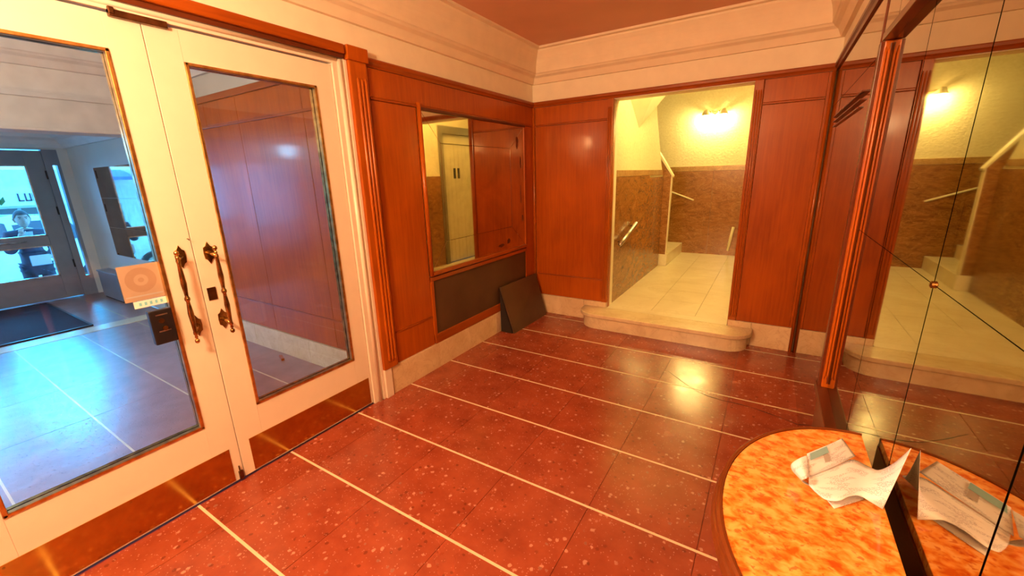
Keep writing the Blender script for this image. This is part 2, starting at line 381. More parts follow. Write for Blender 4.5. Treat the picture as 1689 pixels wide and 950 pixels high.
moulding_y(wall_left, 0, 0.032, -2.10, 0.0, 2.150, 2.200)
bx('stile', 'wood', wall_left, 0, 0.014, -2.10, -2.085, 0.21, 2.15, bevel=.002)
bx('panel', 'wood', wall_left, 0, 0.016, -2.083, -0.06, 1.985, 2.148, bevel=.003)
bx('rail', 'wood_hy', wall_left, 0, 0.022, -2.085, -0.06, 1.968, 1.984, bevel=.004)
bx('panel', 'wood', wall_left, 0, 0.016, -2.083, -1.70, 0.447, 1.966, bevel=.003)
bx('rail', 'wood_hy', wall_left, 0, 0.021, -2.083, -1.70, 0.432, 0.446, bevel=.004)
bx('panel', 'wood', wall_left, 0, 0.016, -2.083, -1.70, 0.21, 0.431, bevel=.003)
bx('panel', 'wood', wall_left, 0, 0.016, -0.205, -0.06, 0.21, 1.966, bevel=.003)
obj('corner_bead', B().tube([(0.018, -0.02, .21), (0.018, -0.02, 2.15)], 0.014, 10), 'wood_red', wall_left, smooth=True)
bx('panel', 'wood', wall_left, 0, 0.012, -0.058, -0.004, 0.21, 2.148)
# framed dark lower panel below the mirror
bx('panel', 'slate', wall_left, 0, 0.012, -1.665, -0.215, 0.285, 0.722, label='dark brown infill panel')
for d in ((-1.69, -0.21, 0.722, 0.755), (-1.69, -0.21, 0.21, 0.285)):
    bx('rail', 'wood_hy', wall_left, 0, 0.026, *d, bevel=.006)
bx('stile', 'wood', wall_left, 0, 0.024, -1.697, -1.665, 0.285, 0.722, bevel=.005)
bx('stile', 'wood', wall_left, 0, 0.020, -0.222, -0.207, 0.285, 0.722, bevel=.004)
# left wall behind the camera side
bx('panel', 'wood', wall_left, 0, 0.016, YB + .03, -4.26, 0.21, 1.966)
bx('panel', 'wood', wall_left, 0, 0.016, YB + .03, -4.26, 1.985, 2.148)
moulding_y(wall_left, 0, 0.032, YB, -4.25, 2.150, 2.200)

# door casing in wood with reeds
def casing(y0, y1, name):
    o = bx(name, 'wood_red', None, 0, 0.042, y0, y1, 0.215, 2.215, bevel=.006, kind=ST, label='reeded mahogany casing ' + ('between double door and framed mirror' if y0 > -3 else 'left of the double door'))
    n = 3; w = (y1 - y0)
    for k in range(n):
        y = y0 + w * (0.40 + 0.22 * k)
        obj('reed', B().tube([(0.040, y, .26), (0.0425, y, .28), (0.0425, y, 2.05), (0.040, y, 2.07)], [0.004, 0.0095, 0.0095, 0.004], 8), 'wood_red', o, smooth=True)
    bx('plinth', 'cream', o, 0, 0.036, y0 + .001, y1 - .06, 0.0, 0.214, bevel=.004)
    bx('cap', 'wood', o, 0, 0.055, y0 - .012, y1 + .01, 2.155, 2.232, bevel=.006)
    return o
casing(-2.235, -2.112, 'trim_5'); casing(-4.230, -4.107, 'trim_6')
head = bx('trim_7', 'wood_hy', None, 0, 0.05, -4.09, -2.26, 2.178, 2.228, bevel=.008, kind=ST, label='dark mahogany head casing above the double door')
bx('lip', 'wood_dark', head, 0, 0.035, -4.09, -2.26, 2.156, 2.178, bevel=.005)
# baseboards of beige marble, slab by slab
bl = empty('baseboard_left', (0.01, -1, 0), kind=ST)
for y0, y1 in ((-2.160, -1.655), (-1.653, -0.84), (-0.838, -0.002)): bx('slab', 'base', bl, 0.0, 0.024, y0, y1, 0, 0.208, bevel=.003)
bx('slab', 'base', bl, 0.0, 0.024, YB, -4.235, 0, 0.208, bevel=.003)
bb = empty('baseboard_back', (1, -0.01, 0), kind=ST)
for x0, x1 in ((0.026, 0.60), (0.602, 0.846), (1.970, 2.150), (2.152, 2.440)): bx('slab', 'base', bb, x0, x1, -0.024, -0.0, 0, 0.208, bevel=.003)

# ------------------------------------------------------------------ back wall panelling
moulding_x(wall_back, 0, 0.032, 0.0, MX, 2.150, 2.200)
def back_panels(x0, x1, lower):
    bx('panel', 'wood', wall_back, x0, x1, -0.016, 0, 1.985, 2.148, bevel=.003)
    bx('rail', 'wood_h', wall_back, x0, x1, -0.021, 0, 1.970, 1.984, bevel=.004)
    if lower:
        bx('panel', 'wood', wall_back, x0, x1, -0.016, 0, 0.447, 1.968, bevel=.003)
        bx('rail', 'wood_h', wall_back, x0, x1, -0.020, 0, 0.434, 0.446, bevel=.004)
        bx('panel', 'wood', wall_back, x0, x1, -0.016, 0, 0.21, 0.433, bevel=.003)
    else:
        bx('panel', 'wood', wall_back, x0, x1, -0.016, 0, 0.21, 1.968, bevel=.003)
back_panels(0.034, 0.795, True); back_panels(2.030, 2.424, False)
bx('stile', 'wood', wall_back, 2.425, MX - .004, -0.014, 0, 0.21, 2.148)
obj('corner_bead', B().tube([(2.452, -0.018, .0), (2.452, -0.018, 2.15)], 0.012, 10), 'wood_red', wall_back, smooth=True)
def jamb(x0, x1, name):
    o = bx(name, 'wood_red', None, x0, x1, -0.03, 0.0, 0.21, 2.15, bevel=.004, kind=ST, label='reeded mahogany trim on the ' + ('left' if x0 < 1 else 'right') + ' of the stair opening')
    for k in range(3):
        x = x0 + (x1 - x0) * (0.22 + 0.28 * k)
        obj('reed', B().tube([(x, -0.029, .24), (x, -0.031, .26), (x, -0.031, 2.06), (x, -0.029, 2.08)], [0.003, 0.0068, 0.0068, 0.003], 8), 'wood_red', o, smooth=True)
    return o
jamb(0.797, 0.850, 'trim_8'); jamb(1.966, 2.028, 'trim_9')
bx('jamb_lining', 'wood', wall_back, OX1 - .004, OX1 + .001, 0.0, WT, OZ0, OZ1)
bx('jamb_lining', 'wood', wall_back, OX0 - .001, OX0 + .004, 0.0, 0.05, OZ0, OZ1)

# ================================================================== DOUBLE DOOR
def door_leaf(name, y0, y1, g0, g1, label):
    d = empty(name, (-0.02, (y0 + y1) / 2, 0.012), label=label, cat='door', kind=ST)
    X0, X1 = -0.045, 0.0
    zb, zt = 0.012, 2.118; gz0, gz1 = 0.368, 1.994
    bx('stile', 'cream', d, X0, X1, y0, g0, zb, zt, bevel=.002); bx('stile', 'cream', d, X0, X1, g1, y1, zb, zt, bevel=.002)
    bx('top_rail', 'cream', d, X0, X1, g0, g1, gz1, zt); bx('bottom_rail', 'cream', d, X0, X1, g0, g1, zb, gz0)
    bx('pane', 'glass', d, -0.026, -0.020, g0 + .004, g1 - .004, gz0 + .004, gz1 - .004)
    be = 0.014
    for a, c, e, f_ in ((g0, g0 + be, gz0, gz1), (g1 - be, g1, gz0, gz1), (g0, g1, gz0, gz0 + be), (g0, g1, gz1 - be, gz1)):
        bx('glazing_bead', 'brass_bead', d, -0.020, 0.005, a, c, e, f_, bevel=.003, label='brass glazing bead')
        bx('glazing_bead', 'brass', d, -0.046, -0.026, a, c, e, f_)
    return d
dl = door_leaf('door_1', -4.010, -3.171, -3.915, -3.288, 'left leaf of the cream double door, with black lock box and tan sticker')
dr = door_leaf('door_2', -3.168, -2.330, -3.047, -2.436, 'right leaf of the cream double door, nearest the mahogany panelling')
bx('kick_plate', 'brass_dark', dl, 0.0, 0.003, -3.985, -3.214, 0.02, 0.203, label='dull brass kick plate')
bx('kick_plate', 'brass_dark', dr, 0.0, 0.003, -3.118, -2.348, 0.02, 0.205, label='dull brass kick plate')
for y in (-3.955, -3.60, -3.235):
    for z in (0.035, 0.19): obj('screw', B().tube([(0.003, y, z), (0.0045, y, z)], .004, 8), 'brass', dl)
def handle(parent, ry, gy):
    h = obj('handle', B().tube([(0.062, gy, z) for z in (0.826, .834, .842, .850, .862, .90, .945, .985, 1.0, 1.008, 1.016, 1.024, 1.04, 1.08, 1.13, 1.168, 1.178, 1.186, 1.194, 1.204)],
            [.003, .007, .005, .009, .007, .009, .0115, .008, .007, .011, .011, .007, .008, .0115, .009, .007, .009, .005, .007, .003], 14), 'brass', parent, smooth=True, label='turned brass pull handle')
    for z in (0.868, 1.188):
        hh = .052
        poly = [(ry, z - hh), (ry + .010, z - hh * .62), (ry + .019, z - hh * .5), (ry + .021, z), (ry + .019, z + hh * .5), (ry + .010, z + hh * .62), (ry, z + hh), (ry - .010, z + hh * .62), (ry - .019, z + hh * .5), (ry - .021, z), (ry - .019, z - hh * .5), (ry - .010, z - hh * .62)]
        obj('rose', B().prism(poly, 'X', 0, .005), 'brass', h, bevel=.0015)
        zz = 0.856 if z < 1 else 1.180
        obj('post', B().tube([(0.004, ry, z), (0.03, (ry + gy) / 2, (z + zz) / 2), (.062, gy, zz)], [.012, .007, .009], 10), 'brass', h, smooth=True)
    for z, s in ((0.826, -1), (1.204, 1)):
        obj('finial', B().tube([(0.062, gy, z), (0.062, gy, z + .006 * s), (0.062, gy, z + .016 * s), (0.062, gy, z + .022 * s)], [.005, .010, .009, .002], 10), 'brass', h, smooth=True)
handle(dl, -3.222, -3.254); handle(dr, -3.112, -3.108)
bx('lock_plate', 'bronze', dr, 0, 0.004, -3.152, -3.116, 0.968, 1.028, bevel=.001, label='square dark bronze lock plate')
lk = bx('lock_box', 'rubber', dl, 0.002, 0.034, -3.388, -3.308, 0.836, 0.986, bevel=.005, label='black lock box with cylinder')
obj('key_cylinder', B().tube([(0.034, -3.346, .905), (0.042, -3.346, .905)], .010, 14), 'brass', lk, smooth=False)
obj('dial', B().tube([(0.034, -3.352, .938), (0.037, -3.352, .938)], .010, 14), 'bronze', lk)
for z in (0.890, 0.962): bx('marking', 'silver', lk, 0.0339, 0.0348, -3.368, -3.326, z, z + .005)
# sticker with ring mark on the pane
sk = bx('sticker', 'sticker', dl, -0.0200, -0.0192, -3.436, -3.300, 1.030, 1.180, label='tan square sticker with concentric ring mark')
def ring(cy, cz, ro, ri, x, n=28, sy=1.0):
    vs = []; fs = []
    for k in range(n):
        a = 2 * PI * k / n
        vs += [(x, cy + ro * math.cos(a) * sy, cz + ro * math.sin(a)), (x, cy + ri * math.cos(a) * sy, cz + ri * math.sin(a)), (x + .0004, cy + ro * math.cos(a) * sy, cz + ro * math.sin(a)), (x + .0004, cy + ri * math.cos(a) * sy, cz + ri * math.sin(a))]
    for k in range(n):
        a = 4 * k; b_ = 4 * ((k + 1) % n); fs += [(a + 2, b_ + 2, b_ + 3, a + 3), (a, a + 1, b_ + 1, b_), (a, b_, b_ + 2, a + 2), (a + 1, a + 3, b_ + 3, b_ + 1)]
    return B().add(vs, fs)
obj('ring_mark', ring(-3.368, 1.115, .052, .024, -0.0192), 'sticker2', sk)
obj('ring_mark', ring(-3.368, 1.115, .010, .001, -0.0192), 'sticker2', sk)
bx('print_band', 'print_grey', sk, -0.0192, -0.0188, -3.430, -3.306, 1.046, 1.052)
s2 = bx('sticker', 'signw', dl, -0.0200, -0.0194, -3.412, -3.300, 0.998, 1.028, label='small white sticker strip with faint lettering')
for k in range(5): bx('letter_mark', 'folder', s2, -0.0194, -0.0190, -3.395 + .018 * k, -3.386 + .018 * k, 1.006, 1.020)
# flush bolt and overhead stop
fb = bx('flush_bolt', 'bronze', dl, 0, .012, -3.196, -3.176, 0.012, 0.060, bevel=.002, label='bronze floor bolt')
obj('bolt_rod', B().tube([(0.008, -3.190, .055), (0.008, -3.190, .092)], .0035, 8), 'bronze', fb)
obj('hook', B().tube([(0, -3.182, 1.262), (0.016, -3.182, 1.262), (0.018, -3.182, 1.256)], .002, 6), 'bronze', dl)
# cream frame
fr = empty('trim_10', (-0.02, -3.17, 0), kind=ST, label='cream door frame around the double door')
for a, c in ((-2.326, -2.236), (-4.104, -4.014)):
    bx('jamb', 'cream', fr, -0.09, 0.012, a, c, 0, 2.18, bevel=.003)
    m_ = (a + c) / 2
    obj('bead', B().tube([(0.012, m_, 0.0), (0.012, m_, 2.15)], .014, 10), 'cream', fr, smooth=True)
    bx('fillet', 'cream', fr, 0.012, 0.022, c - .020 if a > -3 else a, c if a > -3 else a + .02, 0, 2.156, bevel=.003)
bx('head', 'cream', fr, -0.09, 0.012, -4.014, -2.326, 2.126, 2.18, bevel=.003)
obj('bead', B().tube([(0.012, -4.02, 2.150), (0.012, -2.30, 2.150)], .012, 10), 'cream', fr, smooth=True)
ck = bx('door_catch', 'bronze', None, 0.001, 0.020, -3.268, -3.086, 2.104, 2.130, bevel=.003, label='brown metal catch plate at the top of the double door', cat='door catch')
bx('end_lug', 'bronze', ck, 0.0, 0.024, -3.268, -3.25, 2.112, 2.136, bevel=.003)

# ================================================================== LEFT WALL MIRROR
wm = empty('wall_mirror', (0.02, -0.955, 0.77), 'framed old mirror on the left mahogany wall above the dark panel', 'mirror')
my0, my1, mz0, mz1 = -1.690, -0.215, 0.765, 1.968
bx('backing', 'black', wm, 0.001, 0.008, my0 + .02, my1 - .02, mz0 + .02, mz1 - .02)
fw = 0.03
obj('frame_side', B().tube([(0.022, my0 + .012, mz0), (0.022, my0 + .012, mz1 + .03)], .017, 10), 'wood_red', wm, smooth=True)
bx('frame_side', 'wood_red', wm, 0.001, 0.030, my1 - .024, my1, mz0, mz1, bevel=.006)
bx('frame_top', 'wood_dark', wm, 0.001, 0.034, my0 + .02, my1, mz1 - .018, mz1 + .004, bevel=.005)
bx('frame_bottom', 'wood_hy', wm, 0.001, 0.038, my0 + .02, my1, mz0, mz0 + .032, bevel=.007)
oy0, oy1, oz0, oz1 = my0 + .024, my1 - .022, mz0 + .030, mz1 - .014
iy0, iy1, iz0, iz1 = -1.472, -0.490, 1.010, 1.742; g = 0.0015
def mpane(pts, x=0.020):
    vs = [(x, q[0], q[1]) for q in pts] + [(x - .005, q[0], q[1]) for q in pts]; n = len(pts)
    return B().add(vs, [tuple(range(n)), tuple(range(2 * n - 1, n - 1, -1))] + [(i, (i + 1) % n, n + (i + 1) % n, n + i) for i in range(n)])
obj('mirror_pane', mpane([(iy0, iz0), (iy1, iz0), (iy1, iz1), (iy0, iz1)]), 'mirror_old', wm, bevel=.0012, seg=1)
for q in ([(oy0, oz0), (oy1, oz0), (iy1 + g, iz0 - g), (iy0 - g, iz0 - g)], [(oy1, oz0 + g), (oy1, oz1 - g), (iy1 + g, iz1), (iy1 + g, iz0)],
          [(oy0, oz1), (iy0 - g, iz1 + g), (iy1 + g, iz1 + g), (oy1, oz1)], [(oy0, oz0 + g), (iy0 - g, iz0), (iy0 - g, iz1), (oy0, oz1 - g)]):
    obj('mirror_strip', mpane(q), 'mirror_old', wm, bevel=.0010, seg=1)
# blemishes of the silvering near the right edge
def blot(cy, cz, r, sy, sz, x=.0202, n=14):
    pts = [(cy + r * sy * (1 + .35 * random.uniform(-1, 1)) * math.cos(2 * PI * k / n), cz + r * sz * (1 + .35 * random.uniform(-1, 1)) * math.sin(2 * PI * k / n)) for k in range(n)]
    return B().prism(pts, 'X', x, x + .0006)
for a in ((-.56, .875, .028, 1, 1), (-.30, 1.62, .02, .6, 3.2), (-.36, 1.80, .03, .8, 1.8), (-.31, 1.30, .012, .6, 7), (-.70, .85, .02, 3, .7), (-.28, 1.08, .012, .8, 3)):
    obj('silver_blemish', blot(*a), 'wood_dark', wm)

# leaning black board in the corner
bd = empty('stone_board', (0.10, -0.43, 0), 'black stone slab leaning against the wall below the framed mirror', 'slab')
A0, A1 = Vector((0.182, -0.755, 0.0)), Vector((0.190, -0.085, 0.0)); T0, T1 = Vector((0.036, -0.760, 0.452)), Vector((0.060, -0.085, 0.456))
nrm = (A1 - A0).cross(T0 - A0).normalized(); nrm = nrm if nrm.x > 0 else -nrm
th = nrm * -0.014
vs = [A0, A1, T1, T0] + [q + th for q in (A0, A1, T1, T0)]
obj('face', B().add(vs, [(0, 1, 2, 3), (7, 6, 5, 4), (0, 4, 5, 1), (1, 5, 6, 2), (2, 6, 7, 3), (3, 7, 4, 0)]), 'slate', bd, bevel=.002)
pr = [(0.032, 0.02), (0.165, 0.003), (0.030, 0.44)]
obj('side_cheek', B().prism([(0.030, 0.0), (0.160, 0.0), (0.030, 0.42)], 'Y', -0.762, -0.745), 'black', bd)
obj('side_cheek', B().prism([(0.030, 0.0), (0.160, 0.0), (0.050, 0.42)], 'Y', -0.100, -0.085), 'black', bd)

# ================================================================== RIGHT MIRROR WALL
mw = empty('mirror_wall', (MX, -2.4, 0), 'bronze tinted mirror tiles covering the right wall inside a mahogany frame', 'mirror')
bx('backing', 'black', mw, MX + .004, XR - .001, YB + .02, -0.001, 0.0, 2.16)
bx('mirror_tile', 'mirror', mw, MX, MX + .005, -1.912, -0.012, 0.0, 1.898)
bx('mirror_tile', 'mirror', mw, MX, MX + .005, -1.705, -0.012, 1.901, 2.155)
yj = [-1.967, -2.436, -2.882, -3.300, -3.730, -4.170, -4.62]
gp = 0.0026
for a, c in zip(yj[1:], yj[:-1]):
    for z0, z1 in ((0.60, 1.265), (1.265, 1.90)):
        bx('mirror_tile', 'mirror', mw, MX, MX + .005, a + gp, c - gp, z0 + gp * .35, z1 - gp * .35)
    bx('mirror_tile', 'mirror', mw, MX, MX + .005, a + gp, c - gp, 1.925, 2.155)
bx('mirror_tile', 'mirror', mw, MX, MX + .005, -1.965, -1.714, 1.925, 2.155)
bx('joint_strip', 'wood_dark', mw, MX - .004, MX + .002, -1.716, -1.706, 1.925, 2.155)
colm = bx('frame_post', 'wood_red', mw, 2.446, MX + .004, -1.965, -1.915, 0.60, 1.90, bevel=.004)
bx('post_shadow_step', 'wood_dark', colm, 2.436, 2.447, -1.955, -1.918, 0.60, 1.90, bevel=.002)  # shadow along the post edge, put in as a dark wood step
obj('groove_strip', B().tube([(MX - .004, -1.966, .62), (MX - .004, -1.966, 1.89)], .003, 6), 'wood_dark', colm)
for k in range(2):
    x = 2.4515 + .0095 * k
    obj('reed', B().tube([(x, -1.964, .64), (x, -1.967, .66), (x, -1.967, 1.86), (x, -1.964, 1.88)], [.002, .0042, .0042, .002], 8), 'wood_red', colm, smooth=True)
bx('frame_header', 'wood_dark', mw, 2.438, MX + .004, -4.64, -1.955, 1.900, 1.925, bevel=.003)
bx('frame_sill', 'wood_dark', mw, 2.431, MX + .004, -4.64, -1.90, 0.565, 0.60, bevel=.004)
bx('frame_post', 'wood_red', mw, 2.436, MX + .004, -4.74, -4.622, 0.60, 1.90, bevel=.006)
bx('dado_panel', 'wood_dark', mw, 2.448, MX + .004, -4.74, -1.90, 0.245, 0.565)
bx('dado_panel', 'wood_dark', mw, 2.448, MX + .004, -4.74, -2.472, 0.0, 0.244)
mc = obj('mirror_clip', B().tube([(MX + .002, -2.882, 1.265), (MX - .004, -2.882, 1.265), (MX - .006, -2.882, 1.265)], [.007, .007, .003], 12), 'brass', mw)
# small triple ledge on the narrow mirror
for k, (z, d) in enumerate(((1.800, .016), (1.772, .013), (1.744, .010))):
    bx('ledge_moulding', 'wood_dark', mw, MX - d, MX, -1.56 + .04 * k, -0.45, z - .003, z + .003)
moulding = obj('top_moulding', B().sweep([(0, 2.150), (.02, 2.150), (.024, 2.165), (.034, 2.178), (.034, 2.195), (.026, 2.2), (0, 2.2)], [((XR, -0.03, 0), (-1, 0, 0), (0, 0, 1)), ((XR, YB + .02, 0), (-1, 0, 0), (0, 0, 1))]), 'wood_dark', mw)
br = empty('baseboard_right', (2.45, -3, 0), kind=ST)
yy = -1.72
while yy > -2.4: bx('slab', 'base', br, 2.438, MX, yy - .748, yy, 0, 0.243, bevel=.003); yy -= .75

# ================================================================== CONSOLE TABLE
TZ = 0.82; tcx, tcy, ta, tb = 2.449, -3.090, 0.285, 0.376
tbl = empty('console_table', (2.32, tcy, 0), 'half round console table with orange marble top and mahogany rim against the mirror', 'table')
def half(a, b_, n=40): return [(tcx - a * math.sin(PI * k / n), tcy + b_ * math.cos(PI * k / n)) for k in range(n + 1)]
obj('marble_top', B().prism(half(ta, tb), 'Z', TZ - .022, TZ), 'orange', tbl, bevel=.0015)
path = []
for k in range(41):
    th = PI * k / 40; p_ = Vector((tcx - ta * math.sin(th), tcy + tb * math.cos(th), 0))
    nv = Vector((-math.sin(th) / ta, math.cos(th) / tb, 0)).normalized(); path.append((p_, nv, (0, 0, 1)))
obj('rim', B().sweep([(0.0005, TZ + .002), (.006, TZ + .003), (.011, TZ - .001), (.013, TZ - .010), (.010, TZ - .016), (.015, TZ - .020), (.019, TZ - .032), (.016, TZ - .044), (.008, TZ - .050), (.010, TZ - .058), (.004, TZ - .075), (0.0005, TZ - .075)], path), 'wood_rim', tbl, smooth=False)
obj('apron', B().prism(half(ta - .004, tb - .004), 'Z', TZ - .10, TZ - .023), 'wood_dark', tbl)
bx('back_rail', 'wood_dark', tbl, tcx - .02, tcx + .003, tcy - tb - .008, tcy + tb + .008, TZ - .10, TZ - .023)
for s_ in (-1, 1):
    obj('leg', B().tube([(2.385, tcy + s_ * .22, 0), (2.385, tcy + s_ * .22, .03), (2.385, tcy + s_ * .22, .05), (2.385, tcy + s_ * .22, .72)], [.018, .022, .015, .024], 12), 'wood', tbl, smooth=True)
obj('leg', B().tube([(2.235, tcy, 0), (2.235, tcy, .03), (2.235, tcy, .05), (2.235, tcy, .72)], [.018, .022, .015, .024], 12), 'wood', tbl, smooth=True)

# leaflet: one folded sheet
def sheet(U, L, nsub=6, rows_=8):
    # U, L : lists of 3D points; catmull-rom resample, ruled surface with uv
    def cr(P):
        out = []; P = [Vector(p) for p in P]
        for i in range(len(P) - 1):
            p0, p1, p2, p3 = P[max(i - 1, 0)], P[i], P[i + 1], P[min(i + 2, len(P) - 1)]
            for k in range(nsub):
                t_ = k / nsub
                out.append(0.5 * ((2 * p1) + (p2 - p0) * t_ + (2 * p0 - 5 * p1 + 4 * p2 - p3) * t_ ** 2 + (3 * p1 - p0 - 3 * p2 + p3) * t_ ** 3))
        out.append(P[-1]); return out
    u, l = cr(U), cr(L); n = len(u); vs = []; uv = []
    for j in range(rows_ + 1):
        for i in range(n):
            vs.append(u[i].lerp(l[i], j / rows_)); uv.append((i / (n - 1), j / rows_))
    fs = [(j * n + i, j * n + i + 1, (j + 1) * n + i + 1, (j + 1) * n + i) for j in range(rows_) for i in range(n - 1)]
    return vs, fs, uv
def paper_obj(name, U, L, parent, mat, us=1.0, vs_=1.0, thick=0.0006):
    vs, fs, uv = sheet(U, L)
    lo = Vector((sum(q.x for q in vs) / len(vs), sum(q.y for q in vs) / len(vs), min(q.z for q in vs)))
    me = bpy.data.meshes.new(name); me.from_pydata([q - lo for q in vs], [], fs); ul = me.uv_layers.new(name='UVMap')
    for lp in me.loops: ul.data[lp.index].uv = (uv[lp.vertex_index][0] * us, uv[lp.vertex_index][1] * vs_)
    me.polygons.foreach_set('use_smooth', [True] * len(me.polygons)); me.materials.append(M[mat])
    o = bpy.data.objects.new(name, me); COL.objects.link(o); place(o, lo, parent)
    sm = o.modifiers.new('thick', 'SOLIDIFY'); sm.thickness = thick; sm.offset = 0; return o
Z0 = TZ + .0015
lf = empty('leaflet', (2.40, -2.95, TZ), 'crumpled printed white leaflet standing on the orange marble table', 'leaflet')
peak = px(1503, 739, X=2.4615)
val = px(1432, 769, Z0 + .010)
def rise(t_, dx, dy): return val.lerp(peak, t_) + Vector((dx, dy, -.030 * math.sin(PI * t_)))
UB = [px(1334, 786, Z0 + .022), px(1355, 778, Z0 + .024), px(1382, 767, Z0 + .022), px(1406, 758, Z0 + .018), val, rise(.35, 0, .004), rise(.7, 0, .004), peak]
LB = [px(1334, 800, Z0 + .006), px(1345, 812, Z0 + .006), px(1362, 824, Z0 + .010), px(1384, 826, Z0 + .018), px(1400, 819, Z0 + .020), px(1418, 818, Z0 + .016), px(1436, 828, Z0 + .010), px(1456, 840, Z0 + .004)]
UE = [px(1331, 751, Z0 + .052), px(1318, 756, Z0 + .052), px(1305, 766, Z0 + .036), px(1308, 778, Z0 + .012), px(1322, 790, Z0 + .003)]
LE = [px(1334, 786, Z0 + .034), px(1330, 789, Z0 + .036), px(1323, 792, Z0 + .026), px(1326, 797, Z0 + .010), px(1340, 803, Z0 + .003)]
paper_obj('curl', UE, LE, lf, 'paper', .3, .5)
paper_obj('main_panel', UB, LB, lf, 'paper', 1.0, 1.0)
UA = [px(1331, 748, Z0 + .054), px(1360, 736, Z0 + .054), px(1389, 723, Z0 + .052)]
LA = [px(1333, 787, Z0 + .024), px(1372, 771, Z0 + .026), px(1411, 752, Z0 + .024)]
fl = paper_obj('folded_flap', UA, LA, lf, 'paper', .6, .8)
def lerp_patch(u0, u1, v0, v1, dz=.0012):
    a = lambda u, v: (UA[0].lerp(UA[2], u)).lerp(LA[0].lerp(LA[2], u), v) + Vector((0, 0, dz))
    q = [a(u0, v0), a(u1, v0), a(u1, v1), a(u0, v1)]
    return B().add(q + [x + Vector((0, 0, .0003)) for x in q], [(3, 2, 1, 0), (4, 5, 6, 7), (0, 1, 5, 4), (1, 2, 6, 5), (2, 3, 7, 6), (3, 0, 4, 7)])
obj('blue_print', lerp_patch(.06, .50, .16, .46, .007), 'print_blue', fl); obj('grey_print', lerp_patch(.36, .48, .48, .8, .007), 'print_grey', fl)
UC = [px(1358, 818, Z0 + .003), px(1385, 812, Z0 + .003), px(1425, 815, Z0 + .003)]
LC = [px(1376, 839, Z0), px(1392, 834, Z0), px(1424, 824, Z0)]
paper_obj('under_panel', UC, LC, lf, 'paper', .5, .4)
UD = [peak + Vector((0.0, 0.001, -.001)), peak.lerp(Vector((2.40, -2.82, TZ + .03)), .5), Vector((2.385, -2.80, Z0 + .004))]
LD = [px(1456, 840, Z0 + .005) + Vector((.0, .003, 0)), Vector((2.43, -2.95, Z0 + .003)), Vector((2.40, -2.87, Z0))]

# ================================================================== STEP + STAIR CORRIDOR
stp = empty('entrance_step', (1.39, -0.12, 0), 'rounded cream marble step in front of the stair opening', 'step')
def stad(x0, x1, yf, r, yb, n=8):
    pts = [(x0, yb)]
    for k in range(n + 1):
        a = PI + (PI / 2) * k / n; pts.append((x0 + r + r * math.cos(a), yf + r + r * math.sin(a)))
    for k in range(n + 1):
        a = 1.5 * PI + (PI / 2) * k / n; pts.append((x1 - r + r * math.cos(a), yf + r + r * math.sin(a)))
    pts.append((x1, yb)); return pts
obj('riser', B().prism(stad(0.645, 2.135, -0.262, .17, -0.026), 'Z', 0, .118), 'stepm', stp)
obj('tread', B().prism(stad(0.615, 2.165, -0.288, .19, -0.026), 'Z', .118, .156), 'stepm', stp, bevel=.010, seg=3)
obj('threshold', B().box(OX0 + .005, OX1 - .005, -0.027, 0.098, .121, .1555), 'tilec', stp)
CX0, CX1, CYB, CZ = 0.832, 2.20, 3.50, 2.95
cf = bx('floor_corridor', 'joint', None, CX0 - 2.0, CX1, WT - .042, CYB, 0.02, .145, kind=ST)
xs = [0.834, 1.275, 1.680, 2.085, CX1]; ys = [0.10 + .425 * k for k in range(9)]
for i in range(len(xs) - 1):
    for j in range(len(ys) - 1):
        bx('tile', 'tilec', cf, xs[i] + .0012, xs[i + 1] - .0012, ys[j] + .0012, min(ys[j + 1], CYB) - .0012, .140, .155)
# left corridor wall: sloping far edge where the upper flight starts
wcl = obj('wall_corridor_left', B().prism([(WT, .145), (2.25, .145), (2.25, 1.44), (2.10, 1.62), (1.72, 2.18), (1.42, CZ), (WT, CZ)], 'X', CX0 - .09, CX0), 'stucco', kind=ST)
for y0, y1 in ((WT, .80), (.803, 1.50), (1.503, 2.252)):
    bx('marble_slab', 'brownm', wcl, CX0 - .001, CX0 + .012, y0, y1, .155, 1.455 if y1 < 2 else 1.43)
    if y1 < 2.2: bx('marble_band', 'brownband', wcl, CX0 - .001, CX0 + .014, y0, y1, 1.457, 1.520)
bx('marble_band', 'brownband', wcl, CX0 - .001, CX0 + .014, 1.503, 2.18, 1.457, 1.520)
wcb = bx('wall_corridor_back', 'stucco', None, CX0 - 2.0, CX1 + .1, CYB, CYB + .12, 0, CZ, kind=ST)
for x0, x1 in ((-1.1, -.10), (-.098, .70), (.702, 1.34), (1.342, CX1 - .01)):
    bx('marble_slab', 'brownm', wcb, x0, x1, CYB - .014, CYB, .155, 1.490); bx('marble_band', 'brownband', wcb, x0, x1, CYB - .016, CYB, 1.492, 1.565)
wcr = obj('wall_corridor_right', B().box(CX1, CX1 + .12, WT, 0.98, 0, CZ).box(CX1, CX1 + .12, 1.95, CYB, 0, CZ).box(CX1, CX1 + .12, .98, 1.95, 2.25, CZ), 'stucco', kind=ST)
for y0, y1 in ((WT, .975), (1.955, 2.70), (2.702, CYB - .02)): bx('marble_slab', 'brownm', wcr, CX1 - .012, CX1 + .001, y0, y1, .155, 1.52)
bx('ceiling_corridor', 'plaster', None, CX0 - 2.0, CX1 + .1, WT, CYB, CZ, CZ + .08, kind=ST)
bx('wall_stair_front', 'stucco', None, CX0 - 2.0, -WT, WT - .06, WT, 0, CZ, kind=ST)
bx('wall_stair_top', 'stucco', None, -WT, MX + .15, WT - .04, WT, CEIL, CZ, kind=ST)
bx('wall_stair_side', 'stucco', None, CX0 - 2.08, CX0 - 2.0, WT, CYB, 0, CZ, kind=ST)
